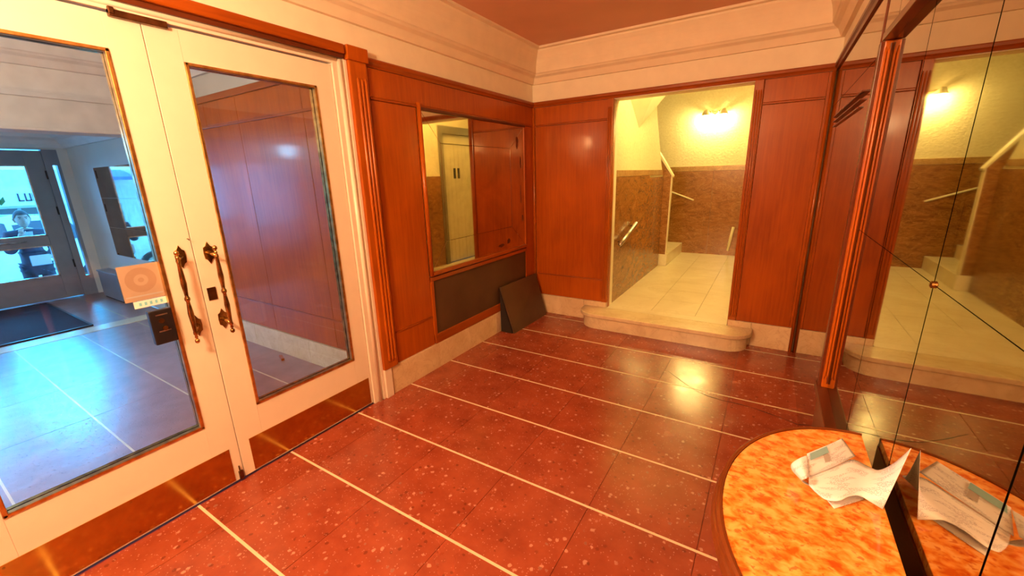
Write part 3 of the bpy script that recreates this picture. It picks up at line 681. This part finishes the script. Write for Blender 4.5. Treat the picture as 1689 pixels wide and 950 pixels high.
# soffit wedge of the upper flight on the left wall
b = B().add([(CX0, .92, 1.965), (CX0, 0.20, 2.46), (CX0, 1.70, 2.44), (CX0, .30, CZ), (CX0, 1.60, CZ), (1.16, .62, 2.50), (1.16, 1.30, 2.50), (1.16, .5, CZ), (1.16, 1.4, CZ)],
            [(0, 1, 5), (0, 5, 6), (0, 6, 2), (1, 3, 7, 5), (5, 7, 8, 6), (6, 8, 4, 2)])
obj('trim_11', b, 'plaster', kind=ST, label='sloping plaster soffit of the upper stair flight')
# lift door seen in the mirror
ld = empty('door_3', (CX1, 1.46, .155), kind=ST, label='grey ribbed lift door in a dark metal frame', cat='door')
for y0, y1, z0, z1 in ((.98, 1.07, .155, 2.25), (1.86, 1.95, .155, 2.25), (1.07, 1.86, 2.14, 2.25)): bx('frame', 'frame_grey', ld, CX1 - .03, CX1 + .1, y0, y1, z0, z1)
bx('sky_block', 'black', ld, CX1 + .055, CX1 + .13, .95, 1.98, 0, 2.3)  # dark backing added behind the planks to keep sky light out
for k in range(8): bx('plank', 'grey_door', ld, CX1 + .02, CX1 + .05, 1.072 + .0985 * k, 1.166 + .0985 * k, .16, 1.99, bevel=.006)
bx('top_panel', 'grey_door', ld, CX1 + .015, CX1 + .05, 1.072, 1.858, 2.0, 2.138)
for y in (1.33, 1.43): bx('view_slot', 'black', ld, CX1 + .014, CX1 + .03, y, y + .05, 1.48, 1.64)
# stairs going up to the left
for k in range(5):
    s_ = bx('stair_step', 'tilec' if k == 0 else 'stepm', None, .957 - .28 * k - .30, .957 - .28 * k, 2.335 if k else 2.26, CYB - .018, .155 + .17 * k if k else .1555, .325 + .17 * k, bevel=.006,
            label=['cream marble bottom stair step in the corridor', 'second cream stair step behind the marble newel', 'third cream stair step behind the marble newel', 'fourth cream stair step behind the marble newel', 'fifth cream stair step behind the marble newel'][k], cat='step', group='stair steps in the corridor')
nw = empty('stair_parapet', (.88, 2.29, .325), 'brown marble stair parapet end with sloping ivory cap', 'parapet')
obj('slab', B().prism([(.60, .327), (.932, .327), (.944, 1.44), (.83, 1.60), (.60, 1.95)], 'Y', 2.262, 2.330), 'brownm', nw)
obj('edge_strip', B().add([(.932, 2.258, .327), (.942, 2.258, .327), (.954, 2.258, 1.42), (.944, 2.258, 1.44), (.932, 2.332, .327), (.942, 2.332, .327), (.954, 2.332, 1.42), (.944, 2.332, 1.44)],
    [(0, 1, 2, 3), (7, 6, 5, 4), (0, 4, 5, 1), (1, 5, 6, 2), (2, 6, 7, 3), (3, 7, 4, 0)]), 'rail', nw)
obj('cap', B().prism([(.965, 1.415), (.972, 1.440), (.835, 1.655), (.60, 2.01), (.60, 1.965), (.825, 1.62)], 'Y', 2.245, 2.345), 'rail', nw, bevel=.004)
def handrail(p0, p1, off, mat, label, r=.016):
    p0, p1, off = Vector(p0), Vector(p1), Vector(off)
    h = empty('handrail', p0.lerp(p1, .5), label, 'handrail')
    obj('bar', B().tube([p0 + off, p0.lerp(p1, .5) + off, p1 + off], r, 10), mat, h, smooth=True)
    for k in (.12, .88): obj('bracket', B().tube([p0.lerp(p1, k), p0.lerp(p1, k) + off], .008, 8), 'bronze', h)
handrail((CX0 + .012, .22, .775), (CX0 + .012, .80, .935), (.045, 0, 0), 'silver', 'short metal handrail sloping on the brown marble left wall of the corridor', .020)
handrail((.60, CYB - .016, 1.215), (1.085, CYB - .016, 1.035), (0, -.05, 0), 'rail', 'thin ivory handrail on the corridor back wall above the stair', .012)
handrail((1.655, CYB - .016, .24), (1.705, CYB - .016, .62), (0, -.05, 0), 'rail', 'short steep ivory rail at the right of the corridor back wall', .022)
# corridor wall lamp with two shaded bulbs
lp = empty('wall_lamp', (1.28, CYB - .06, 2.28), 'two-bulb wall lamp lit high on the corridor back wall', 'lamp')
bx('back_plate', 'rail', lp, 1.20, 1.36, CYB - .02, CYB, 2.28, 2.36, bevel=.006)
for x in (1.165, 1.400):
    s_ = 1 if x > 1.28 else -1
    obj('arm', B().tube([(1.28, CYB - .02, 2.33), (1.28 + s_ * .06, CYB - .09, 2.36), (x, CYB - .11, 2.375)], .008, 8), 'brass', lp, smooth=True)
    obj('shade', B().sweep([(.028, 2.385), (.030, 2.388), (.070, 2.310), (.066, 2.308)], [((x, CYB - .11, 0), (math.cos(2 * PI * k / 20), math.sin(2 * PI * k / 20), 0), (0, 0, 1)) for k in range(20)], closed=True), 'rail', lp, smooth=False)
    obj('bulb', B().tube([(x, CYB - .11, 2.295), (x, CYB - .11, 2.302), (x, CYB - .11, 2.325), (x, CYB - .11, 2.35), (x, CYB - .11, 2.375)], [.006, .018, .026, .02, .012], 12), 'bulb', lp, smooth=True)
    L = bpy.data.lights.new('lamp_bulb', 'POINT'); L.energy = SPOT_W * .5; L.color = YELLOW; L.shadow_soft_size = .03
    lo = bpy.data.objects.new('lamp_bulb_light', L); COL.objects.link(lo); place(lo, (x, CYB - .11, 2.27), lp)
# fill lamp added on the corridor ceiling (above the opening, out of view)
cl = empty('lamp_or_fill', (1.55, 0.50, CZ - .1), 'unseen round fill lamp added on the stair corridor ceiling', 'lamp')
obj('globe', B().tube([(1.55, 0.50, CZ - .002), (1.55, 0.50, CZ - .03), (1.55, 0.50, CZ - .07), (1.55, 0.50, CZ - .085)], [.13, .13, .09, .02], 24), 'globe', cl, smooth=True)
L = bpy.data.lights.new('corridor_fill', 'POINT'); L.energy = CORR_FILL_W; L.color = YELLOW; L.shadow_soft_size = .12
lo = bpy.data.objects.new('corridor_fill_light', L); COL.objects.link(lo); place(lo, (1.55, 0.50, CZ - .2), cl)
# lobby ceiling lamp, and an unseen one added further back as fill
for n_, (x, y, e) in enumerate(((1.05, -4.30, 1.0), (1.25, -5.6, .45))):
    cl = empty('lamp_or_fill', (x, y, CEIL - .1), ('round ceiling lamp above the middle of the lobby', 'unseen round fill lamp added near the wall behind the viewer')[n_], 'lamp', 'lobby ceiling lamps')
    obj('stem', B().tube([(x, y, CEIL - .002), (x, y, CEIL - .02), (x, y, CEIL - .03), (x, y, CEIL - .20)], [.05, .05, .008, .008], 12), 'brass', cl, smooth=True)
    obj('globe', B().tube([(x, y, CEIL - .20), (x, y, CEIL - .21), (x, y, CEIL - .26), (x, y, CEIL - .31), (x, y, CEIL - .335)], [.03, .05, .085, .06, .01], 24), 'globe', cl, smooth=True)
    L = bpy.data.lights.new('lobby_lamp', 'POINT'); L.energy = LOBBY_W * e; L.color = WARM; L.shadow_soft_size = .14
    lo = bpy.data.objects.new('lobby_lamp_light', L); COL.objects.link(lo); place(lo, (x, y, CEIL - .50), cl)

# ================================================================== VESTIBULE
VY = -2.12; VX = -6.1; VYL = -5.7; BX = -2.55
fv = bx('floor_vestibule', 'joint', None, VX - .2, -0.06, VYL, VY, -.12, -.004, kind=ST)
vys = [VY] + [Y0 - SP * i for i in range(5, 13)]
vxs = [-0.06, -0.80, -1.55, -2.30, -3.05, -3.85]
for j in range(len(vys) - 1):
    ya, yb = max(vys[j + 1], VYL), vys[j]
    for i in range(len(vxs) - 1):
        bx('slab', 'vfloor', fv, vxs[i + 1] + .0012, vxs[i] - .0012, ya + .005, yb - .005, -.02, 0)
    bx('slab', 'vfloor', fv, VX - .02, -4.085, ya + .005, yb - .005, -.02, 0)
    if ya > VYL + .1: bx('inlay_strip', 'strip', fv, VX, -0.06, ya - .005, ya + .005, -.02, .0004)
bx('threshold_slab', 'strip', fv, -4.083, -3.852, VYL, VY, -.02, .003)
wv = obj('wall_vestibule', B().box(VX, -.02, VY, VY + .12, 0, CEIL), 'vwall', kind=ST)
for x0, x1 in ((-2.45, -1.995), (-1.993, -1.475), (-1.473, -.615), (-.613, -.15)):
    bx('panel', 'wood', wv, x0, x1, VY - .014, VY, 1.972, 2.15, bevel=.003)
for x0, x1 in ((-2.45, -1.475), (-1.473, -.615), (-.613, -.15)):
    bx('panel', 'wood', wv, x0, x1, VY - .014, VY, .452, 1.952, bevel=.003); bx('panel', 'wood', wv, x0, x1, VY - .014, VY, .212, .438, bevel=.003)
bx('rail', 'wood_h', wv, -2.45, -.15, VY - .022, VY, 1.952, 1.971, bevel=.004); bx('rail', 'wood_h', wv, -2.45, -.15, VY - .018, VY, .438, .451, bevel=.003)
bx('rail', 'wood_h', wv, -2.45, -.15, VY - .032, VY, 2.151, 2.20, bevel=.006)
for x0, x1 in ((-2.45, -1.86), (-1.858, -1.0), (-.998, -.05)): bx('baseboard_slab', 'base', wv, x0, x1, VY - .024, VY, 0, .208, bevel=.003)
prv = [(a * 1.0, z) for a, z in prof]
obj('trim_12', B().sweep(prv, [((BX, VY, 0), (0, -1, 0), (0, 0, 1)), ((-.14, VY, 0), (0, -1, 0), (0, 0, 1))]), 'vceil', kind=ST, label='cornice above the vestibule panelling')
bx('ceiling_vestibule', 'vceil', None, BX - .1, -.14, VYL, VY, CEIL, CEIL + .08, kind=ST)
bx('ceiling_porch', 'vceil', None, VX, BX - .1, VYL, VY, 2.20, 2.28, kind=ST)
wb = obj('wall_beam', B().box(BX - .25, BX, VYL, VY, 1.915, CEIL), 'vceil', kind=ST, label='dropped beam across the vestibule')
obj('trim_13', B().sweep(prv, [((BX, VYL, 0), (1, 0, 0), (0, 0, 1)), ((BX, VY, 0), (1, 0, 0), (0, 0, 1))]), 'vceil', kind=ST, label='cornice on the vestibule beam')
bx('moulding', 'vceil', wb, BX, BX + .02, VYL, VY, 2.15, 2.19, bevel=.004); bx('moulding', 'vceil', wb, BX, BX + .025, VYL, VY, 1.915, 1.935, bevel=.004)
obj('trim_14', B().sweep([(0, 2.02), (.03, 2.02), (.05, 2.06), (.09, 2.11), (.14, 2.14), (.15, 2.20), (0, 2.20)], [((VX, VY, 0), (0, -1, 0), (0, 0, 1)), ((BX - .25, VY, 0), (0, -1, 0), (0, 0, 1))]), 'vceil', kind=ST, label='cornice on the porch side wall')
obj('trim_15', B().sweep([(0, 2.02), (.03, 2.02), (.05, 2.06), (.09, 2.11), (.14, 2.14), (.15, 2.20), (0, 2.20)], [((VX, VYL, 0), (1, 0, 0), (0, 0, 1)), ((VX, VY, 0), (1, 0, 0), (0, 0, 1))]), 'vceil', kind=ST, label='cornice above the street doors')
bx('wall_vestibule_far', 'vwall', None, VX - .2, -.14, VYL - .12, VYL, 0, CEIL, kind=ST)
# porch mirror of six tiles
pm = empty('porch_mirror', (-4.45, VY, .62), 'tiled wall mirror reflecting daylight on the pale porch wall', 'mirror')
for i, (x0, x1) in enumerate(((-5.20, -4.43), (-4.428, -3.62))):
    for z0, z1 in ((.62, .985), (.988, 1.36), (1.363, 1.735)): bx('mirror_tile', 'silver_mirror' if False else 'mirror_old', pm, x0, x1, VY - .008, VY - .001, z0, z1)
# low dark box by the porch wall, floor mat, wood scrap
lb = empty('low_cabinet', (-5.36, VY - .07, 0), 'low dark box standing against the pale porch wall', 'box')
bx('body', 'steel', lb, -5.72, -4.98, VY - .13, VY - .003, .02, .37, bevel=.006); bx('lid', 'steel', lb, -5.73, -4.97, VY - .14, VY - .003, .37, .39, bevel=.004); bx('plinth', 'black', lb, -5.70, -5.0, VY - .12, VY - .01, .0, .02)
mt = empty('entrance_mat', (-5.1, -3.8, 0), 'dark rectangular entrance mat in front of the street door', 'mat')
bx('pile', 'mat', mt, -5.98, -4.15, -4.6, -2.775, .002, .014); 
for d in ((-6.0, -4.13, -2.775, -2.755), (-6.0, -4.13, -4.62, -4.6), (-6.0, -5.98, -4.6, -2.775), (-4.15, -4.13, -4.6, -2.775)): bx('border', 'rubber', mt, *d, .001, .016)
sc = obj('wood_scrap', B().prism([(-1.37, -2.215), (-1.27, -2.25), (-1.26, -2.228), (-1.35, -2.195)], 'Z', .0005, .022), 'wood', None, bevel=.002, label='small brown wood scrap lying on the vestibule floor', cat='scrap')

# unseen fill lamps added to brighten vestibule and porch
for n_, (x, y, z, e) in enumerate(((-.45, -5.25, CEIL, 1.6), (-4.3, -4.2, 2.20, .6))):
    cl = empty('lamp_or_fill', (x, y, z - .06), ('unseen white fill lamp added in the vestibule behind the double door', 'unseen cool white fill lamp added in the porch beside the street doors')[n_], 'lamp')
    obj('globe', B().tube([(x, y, z - .002), (x, y, z - .02), (x, y, z - .04), (x, y, z - .05)], [.16, .16, .12, .03], 24), 'globe_cool_fill' if n_ else 'globe', cl, smooth=True)
    L = bpy.data.lights.new('entry_fill', 'POINT'); L.energy = VEST_FILL_W * e; L.color = COOL if n_ else (1.0, 0.86, 0.76); L.shadow_soft_size = .12
    lo = bpy.data.objects.new('entry_fill_light', L); COL.objects.link(lo); place(lo, (x, y, z - .22), cl)
# street front
sf = obj('wall_street', B().box(VX - .2, VX, -2.22, VY, -.5, CEIL).box(VX - .2, VX, VYL, -5.45, -.5, CEIL).box(VX - .2, VX, -5.45, -2.22, 2.0, CEIL).box(VX - .2, VX, -5.45, -2.22, -.5, -.005), 'vwall', kind=ST)
def street_door(name, y0, y1, label):
    d = empty(name, (VX - .05, (y0 + y1) / 2, .01), kind=ST, label=label, cat='door')
    x0, x1 = VX - .08, VX - .03; a, c = y0 + .12, y1 - .17
    bx('stile', 'steel', d, x0, x1, y0, a, .01, 1.985, bevel=.004); bx('stile', 'steel', d, x0, x1, c, y1, .01, 1.985, bevel=.004)
    for z0, z1 in ((.01, .33), (.755, .885), (1.80, 1.985)): bx('rail', 'steel', d, x0, x1, a, c, z0, z1, bevel=.004)
    bx('pane', 'glass', d, VX - .058, VX - .052, a, c, .33, .755); bx('pane', 'glass', d, VX - .058, VX - .052, a, c, .885, 1.80)
    for z0, z1 in ((.33, .755), (.885, 1.80)):
        for q in ((a, a + .014, z0, z1), (c - .014, c, z0, z1), (a, c, z0, z0 + .014), (a, c, z1 - .014, z1)): bx('glazing_bead', 'silver', d, x0 - .004, x1 + .004, *q)
    return d
sd = street_door('door_4', -3.28, -2.365, 'steel and glass street door nearest the pale porch wall')
street_door('door_5', -4.20, -3.285, 'steel and glass street door further from the porch wall')
for z in (.42, 1.15, 1.62): bx('hinge', 'black', sd, VX - .03, VX - .012, -2.38, -2.355, z, z + .11, bevel=.003)
obj('push_bar', B().tube([(VX - .03, -3.2, .83), (VX + .02, -3.2, .83), (VX + .02, -2.75, .83), (VX - .03, -2.75, .83)], .008, 8), 'silver', sd, smooth=True)
sg = empty('window_1', (VX - .06, -2.28, 0), kind=ST, label='narrow vertical sidelight beside the street door')
bx('frame', 'steel', sg, VX - .1, VX, -2.365, -2.296, 0, 2.0); bx('frame', 'steel', sg, VX - .1, VX, -2.252, -2.22, 0, 2.0)
bx('frame', 'steel', sg, VX - .1, VX, -2.296, -2.252, 0, .28); bx('frame', 'steel', sg, VX - .1, VX, -2.296, -2.252, 1.80, 2.0)
bx('pane', 'glass', sg, VX - .056, VX - .05, -2.296, -2.252, .28, 1.80)
w2 = empty('window_2', (VX - .06, -4.8, 0), kind=ST, label='tall street window beside the doors')
for q in ((-4.30, -4.20, 0, 2.0), (-5.45, -5.36, 0, 2.0), (-5.36, -4.30, 0, .25), (-5.36, -4.30, 1.85, 2.0)): bx('frame', 'steel', w2, VX - .1, VX, *q)
bx('pane', 'glass', w2, VX - .056, VX - .05, -5.36, -4.30, .25, 1.85)

# ================================================================== STREET
GZ = -.45
pv = bx('pavement', 'pave', None, -8.6, VX - .2, -14, 12, GZ - .1, GZ, kind=ST)
bx('porch_step', 'stepm', None, -6.62, VX - .203, -5.6, -2.2, GZ, -.22, bevel=.01, label='stone doorstep outside the street doors', cat='step')
bx('road', 'road', None, -17, -8.6, -14, 12, GZ - .2, GZ - .1, kind=ST)
bx('pavement_far', 'pave', None, -19.5, -17, -14, 12, GZ - .15, GZ, kind=ST)
shop = empty('shop_building', (-20, -1, GZ), 'pale shop building with lettered sign across the street', 'building')
bx('wall', 'facade', shop, -21, -19.5, -7, 6, GZ, 2.15)
sgn = bx('sign_board', 'signw', shop, -19.5, -19.38, -1.1, .6, .98, 1.50)
def letter(poly_list, y0, z0, s_):
    for q in poly_list: bx('letter', 'ink', sgn, -19.39, -19.35, y0 + q[0] * s_, y0 + q[1] * s_, z0 + q[2] * s_, z0 + q[3] * s_)
letter([(0, .14, 0, 1), (0, .5, 0, .16)], -.66, 1.12, .26); letter([(0, .14, 0, 1), (.43, .57, 0, 1), (0, .57, 0, .16)], -.50, 1.12, .26); letter([(0, .14, 0, 1)], -.32, 1.12, .26)
for y in (-6.2, -4.2, -1.4, .6, 2.6, 4.4):
    w_ = bx('shop_window', 'carg', shop, -19.52, -19.46, y, y + 1.4, GZ + .4, .9); bx('window_frame', 'steel', w_, -19.50, -19.44, y + .66, y + .74, GZ + .4, .9)
obj('awning', B().prism([(-19.5, 2.15), (-19.5, 2.0), (-18.3, 1.75), (-18.3, 1.87)], 'Y', -6.5, -1.7), 'awning', shop)
# street tree
tr = empty('street_tree', (-15.5, -2.6, GZ), 'slim street tree standing beyond the white car', 'tree')
obj('trunk', B().tube([(-15.5, -2.6, GZ), (-15.48, -2.62, .8), (-15.5, -2.55, 2.2)], [.14, .11, .07], 10), 'bark', tr, smooth=True)
lv = B()
for k in range(420):
    a = random.uniform(0, 2 * PI); rr = 1.1 * math.sqrt(random.random()); z = random.uniform(1.1, 3.6); c = Vector((-15.5 + rr * math.cos(a), -2.6 + rr * math.sin(a), z))
    d1 = Vector((random.uniform(-1, 1), random.uniform(-1, 1), random.uniform(-1, 1))).normalized() * .13; d2 = d1.orthogonal().normalized() * .07
    lv.add([c - d1, c + d2, c + d1, c - d2], [(0, 1, 2, 3)])
obj('foliage', lv, 'leaf', tr, kind='stuff')
# white car
car = empty('parked_car', (-10.6, -2.6, GZ - .1), 'white car parked at the kerb outside the street door', 'car')
g0 = GZ - .1
sec = [(-2.10, .45, .62, .0), (-2.0, .28, .86, .10), (-1.5, .22, .98, .14), (-.9, .22, 1.02, .15), (0, .22, 1.04, .15), (1.0, .22, 1.06, .15), (1.6, .24, 1.06, .14), (1.95, .3, 1.0, .1), (2.08, .45, .8, .0)]
def car_ring(y, zb, zt, e, wdt):
    return [(-10.6 + sx * wdt * k, -2.6 + y, g0 + z) for sx, k, z in ((-1, .90, zb), (-1, 1.0, zb + .2 * (zt - zb)), (-1, 1.0, zb + .6 * (zt - zb)), (-1, .93, zt), (1, .93, zt), (1, 1.0, zb + .6 * (zt - zb)), (1, 1.0, zb + .2 * (zt - zb)), (1, .90, zb))]
vs = []; fs = []
for y, zb, zt, e in sec: vs += car_ring(y, zb, zt, e, .86 if abs(y) < 1.9 else .74)
for i in range(len(sec) - 1):
    for k in range(8): fs.append((i * 8 + k, i * 8 + (k + 1) % 8, (i + 1) * 8 + (k + 1) % 8, (i + 1) * 8 + k))
fs += [tuple(range(7, -1, -1)), tuple(range((len(sec) - 1) * 8, len(sec) * 8))]
obj('body', B().add(vs, fs), 'carw', car, bevel=.02)
vs = []; cab = [(-1.0, 1.03, .74), (-.35, 1.50, .60), (.3, 1.57, .60), (1.1, 1.52, .58), (1.75, 1.06, .72)]
for y, z, w_ in cab: vs += [(-10.6 - .80, -2.6 + y * 1.0, g0 + 1.02), (-10.6 - w_, -2.6 + y, g0 + z), (-10.6 + w_, -2.6 + y, g0 + z), (-10.6 + .80, -2.6 + y, g0 + 1.02)]
fs = []
for i in range(4):
    for k in range(4): fs.append((i * 4 + k, i * 4 + (k + 1) % 4, (i + 1) * 4 + (k + 1) % 4, (i + 1) * 4 + k))
fs += [(3, 2, 1, 0), (16, 17, 18, 19)]
obj('cabin', B().add(vs, fs), 'carw', car, bevel=.02)
for y0, y1, yt0, yt1 in ((-.72, .22, -.28, .22), (.30, 1.28, .30, 1.02)):
    for sx in (-1, 1):
        xb, xt = -10.6 + sx * .815, -10.6 + sx * .635
        v8 = [(xb, -2.6 + y0, g0 + 1.07), (xb, -2.6 + y1, g0 + 1.07), (xt, -2.6 + yt1, g0 + 1.46), (xt, -2.6 + yt0, g0 + 1.46)]
        v8 += [(a - sx * .05, b_, c_) for a, b_, c_ in v8]
        obj('side_window', B().add(v8, [(0, 1, 2, 3), (7, 6, 5, 4), (0, 4, 5, 1), (1, 5, 6, 2), (2, 6, 7, 3), (3, 7, 4, 0)]), 'carg', car)
for y in (-1.3, 1.3):
    for sx in (-1, 1):
        wh = obj('wheel', B().tube([(-10.6 + sx * .66, -2.6 + y, g0 + .31), (-10.6 + sx * .68, -2.6 + y, g0 + .31), (-10.6 + sx * .86, -2.6 + y, g0 + .31), (-10.6 + sx * .88, -2.6 + y, g0 + .31)], [.28, .31, .31, .28], 24), 'tyre', car)
        obj('hub_cap', B().tube([(-10.6 + sx * .86, -2.6 + y, g0 + .31), (-10.6 + sx * .89, -2.6 + y, g0 + .31)], [.2, .18], 16), 'silver', wh)

# ================================================================== PERSON OUTSIDE
def skin_mesh(name, verts, edges, radii, mat, parent, root=0, sub=2):
    lo = Vector((0, 0, 0))
    me = bpy.data.meshes.new(name); me.from_pydata([Vector(v) for v in verts], edges, []); o = bpy.data.objects.new(name, me); COL.objects.link(o)
    sk_ = o.modifiers.new('skin', 'SKIN'); sk_.use_smooth_shade = True
    for i, r_ in enumerate(radii):
        sv = me.skin_vertices[0].data[i]; sv.radius = r_ if isinstance(r_, tuple) else (r_, r_); sv.use_root = (i == root)
    sb = o.modifiers.new('sub', 'SUBSURF'); sb.levels = sub; sb.render_levels = sub
    dg = bpy.context.evaluated_depsgraph_get(); m2 = bpy.data.meshes.new_from_object(o.evaluated_get(dg)); m2.name = name
    bpy.data.objects.remove(o); bpy.data.meshes.remove(me)
    vs_ = [v.co.copy() for v in m2.vertices]; fs_ = [tuple(p_.vertices) for p_ in m2.polygons]; bpy.data.meshes.remove(m2)
    return obj(name, B().add(vs_, fs_), mat, parent, smooth=True)
PX, PY = -6.95, -2.60      # faces +X, towards the door
def P(f_, s_, h): return (PX + f_, PY + s_, GZ + h)     # forward, side(+Y is the person's left), height
pe = empty('person', P(0, 0, 0), 'person in a dark jacket standing outside the street door holding a light blue folder', 'person')
# body: pelvis root, spine, neck, head base, arms, legs with fingers
V = [P(0, 0, .88), P(.0, 0, 1.05), P(-.01, 0, 1.22), P(-.01, 0, 1.34), P(.005, 0, 1.42),
     P(0, .17, 1.32), P(.04, .22, 1.08), P(.24, .10, .98), P(.29, .06, .985),
     P(0, -.17, 1.32), P(.08, -.22, 1.08), P(.20, -.10, 1.28), P(.205, -.075, 1.335),
     P(0, .09, .84), P(.02, .10, .46), P(-.01, .10, .08), P(.10, .11, .035),
     P(0, -.09, .84), P(.02, -.10, .46), P(-.01, -.10, .08), P(.10, -.11, .035)]
Ed = [(0, 1), (1, 2), (2, 3), (3, 4), (3, 5), (5, 6), (6, 7), (7, 8), (3, 9), (9, 10), (10, 11), (11, 12), (0, 13), (13, 14), (14, 15), (15, 16), (0, 17), (17, 18), (18, 19), (19, 20)]
Rd = [(.13, .10), (.12, .09), (.13, .095), (.10, .08), .05, .055, .042, .03, .034, .055, .042, .03, .034, .075, .055, .04, .04, .075, .055, .04, .04]
def fingers(base, palm_i, dirs):
    for (o1, o2, r_) in dirs:
        i = len(V); V.append(tuple(Vector(base) + Vector(o1))); V.append(tuple(Vector(base) + Vector(o2))); Ed.append((palm_i, i)); Ed.append((i, i + 1)); Rd.append(r_); Rd.append(r_ * .85)
fingers(V[8], 8, [((.045, .0 + .012 * k - .018, -.012 - .002 * k), (.055, .012 * k - .018 - .03, -.03), .009) for k in range(4)] + [((.02, -.01, .035), (.04, -.03, .045), .010)])
fingers(V[12], 12, [((.012, .012 * k - .018, .045), (-.012, .012 * k - .006, .07), .009) for k in range(4)] + [((.0, .035, .02), (-.01, .045, .045), .010)])
body = skin_mesh('body', V, Ed, Rd, 'skin', pe, 0, 1)
# head as a shaped ellipsoid with jaw, nose and ears
hb = B(); hc = Vector(P(.03, 0, 1.535)); n1, n2 = 16, 22; vs = []; fs = []
for i in range(n1 + 1):
    th = PI * i / n1
    for k in range(n2):
        ph = 2 * PI * k / n2; x, y, z = math.sin(th) * math.cos(ph), math.sin(th) * math.sin(ph), math.cos(th)
        jaw = 1 - .28 * max(0, -z) ** 1.3; X_ = x * .096 * (1 - .12 * max(0, -z)) + (.012 if z < -.3 and x > 0 else 0); Y_ = y * .076 * jaw; Z_ = z * .122
        if x > .9 and abs(y) < .25 and -.35 < z < .12: X_ += .022 * (1 - abs(y) * 4) * (.5 - z)
        if x > .6 and .05 < z < .3 and .25 < abs(y) < .55: X_ -= .010
        vs.append(hc + Vector((X_, Y_, Z_)))
for i in range(n1):
    for k in range(n2): fs.append((i * n2 + k, i * n2 + (k + 1) % n2, (i + 1) * n2 + (k + 1) % n2, (i + 1) * n2 + k))
hd = obj('head', hb.add(vs, fs), 'skin', pe, smooth=True)
for s_ in (-1, 1):
    obj('ear', B().tube([hc + Vector((-.005, s_ * .072, -.03)), hc + Vector((-.012, s_ * .082, 0)), hc + Vector((-.005, s_ * .078, .028))], [.008, .013, .009], 8), 'skin', hd, smooth=True)
    obj('eye', B().tube([hc + Vector((.080, s_ * .032, .012)), hc + Vector((.0895, s_ * .032, .012))], [.007, .003], 8), 'hair', hd, smooth=True)
    obj('eyebrow', B().tube([hc + Vector((.089, s_ * .018, .032)), hc + Vector((.084, s_ * .046, .034))], .005, 6), 'hair', hd)
obj('mouth', B().tube([hc + Vector((.084, -.022, -.062)), hc + Vector((.094, 0, -.060)), hc + Vector((.084, .022, -.062))], .005, 6), 'sticker2', hd)
vs = []; fs = []; n1 = 10
for i in range(n1 + 1):
    for k in range(n2):
        ph = 2 * PI * k / n2; lim = 1.05 if math.cos(ph) > .45 else (1.9 if math.cos(ph) < -.2 else 1.4); th = lim * i / n1
        vs.append(hc + Vector((math.sin(th) * math.cos(ph) * .106 - .004, math.sin(th) * math.sin(ph) * .086, math.cos(th) * .136)))
for i in range(n1):
    for k in range(n2): fs.append((i * n2 + k, i * n2 + (k + 1) % n2, (i + 1) * n2 + (k + 1) % n2, (i + 1) * n2 + k))
obj('hair', B().add(vs, fs), 'hair', pe, smooth=True)
JV = [P(-.005, 0, .80), P(0, 0, .92), P(0, 0, 1.05), P(-.01, 0, 1.22), P(-.01, 0, 1.33), P(-.005, 0, 1.40), P(0, .17, 1.325), P(.04, .225, 1.08), P(.21, .115, .985), P(0, -.17, 1.325), P(.08, -.225, 1.08), P(.185, -.115, 1.25)]
JE = [(0, 1), (1, 2), (2, 3), (3, 4), (4, 5), (4, 6), (6, 7), (7, 8), (4, 9), (9, 10), (10, 11)]
JR = [(.165, .13), (.16, .125), (.15, .12), (.155, .12), (.12, .10), .07, .075, .062, .046, .075, .062, .046]
skin_mesh('jacket', JV, JE, JR, 'jacket', pe, 1, 2)
obj('collar_front', B().prism([(PY - .05, GZ + 1.36), (PY + .05, GZ + 1.36), (PY + .02, GZ + 1.12), (PY - .02, GZ + 1.12)], 'X', PX + .09, PX + .125), 'shirt', pe, bevel=.004)
TV = [P(0, 0, .86), P(0, .09, .82), P(.02, .10, .46), P(-.01, .10, .07), P(0, -.09, .82), P(.02, -.10, .46), P(-.01, -.10, .07)]
skin_mesh('trousers', TV, [(0, 1), (1, 2), (2, 3), (0, 4), (4, 5), (5, 6)], [(.14, .11), .092, .072, .06, .092, .072, .06], 'trousers', pe, 0, 2)
for s_ in (-1, 1): obj('shoe', B().prism([(PX - .08, GZ), (PX + .20, GZ), (PX + .20, GZ + .04), (PX + .08, GZ + .085), (PX - .08, GZ + .09)], 'Y', PY + s_ * .105 - .045, PY + s_ * .105 + .045), 'hair', pe, bevel=.015)
fo = empty('folder', P(.30, -.03, .90), 'light blue folder held against the jacket of the person outside', 'folder')
bx('cover', 'folder', fo, PX + .372, PX + .378, PY - .10, PY + .10, GZ + .90, GZ + 1.04, bevel=.002); bx('pages', 'signw', fo, PX + .379, PX + .383, PY - .095, PY + .095, GZ + .905, GZ + 1.045)
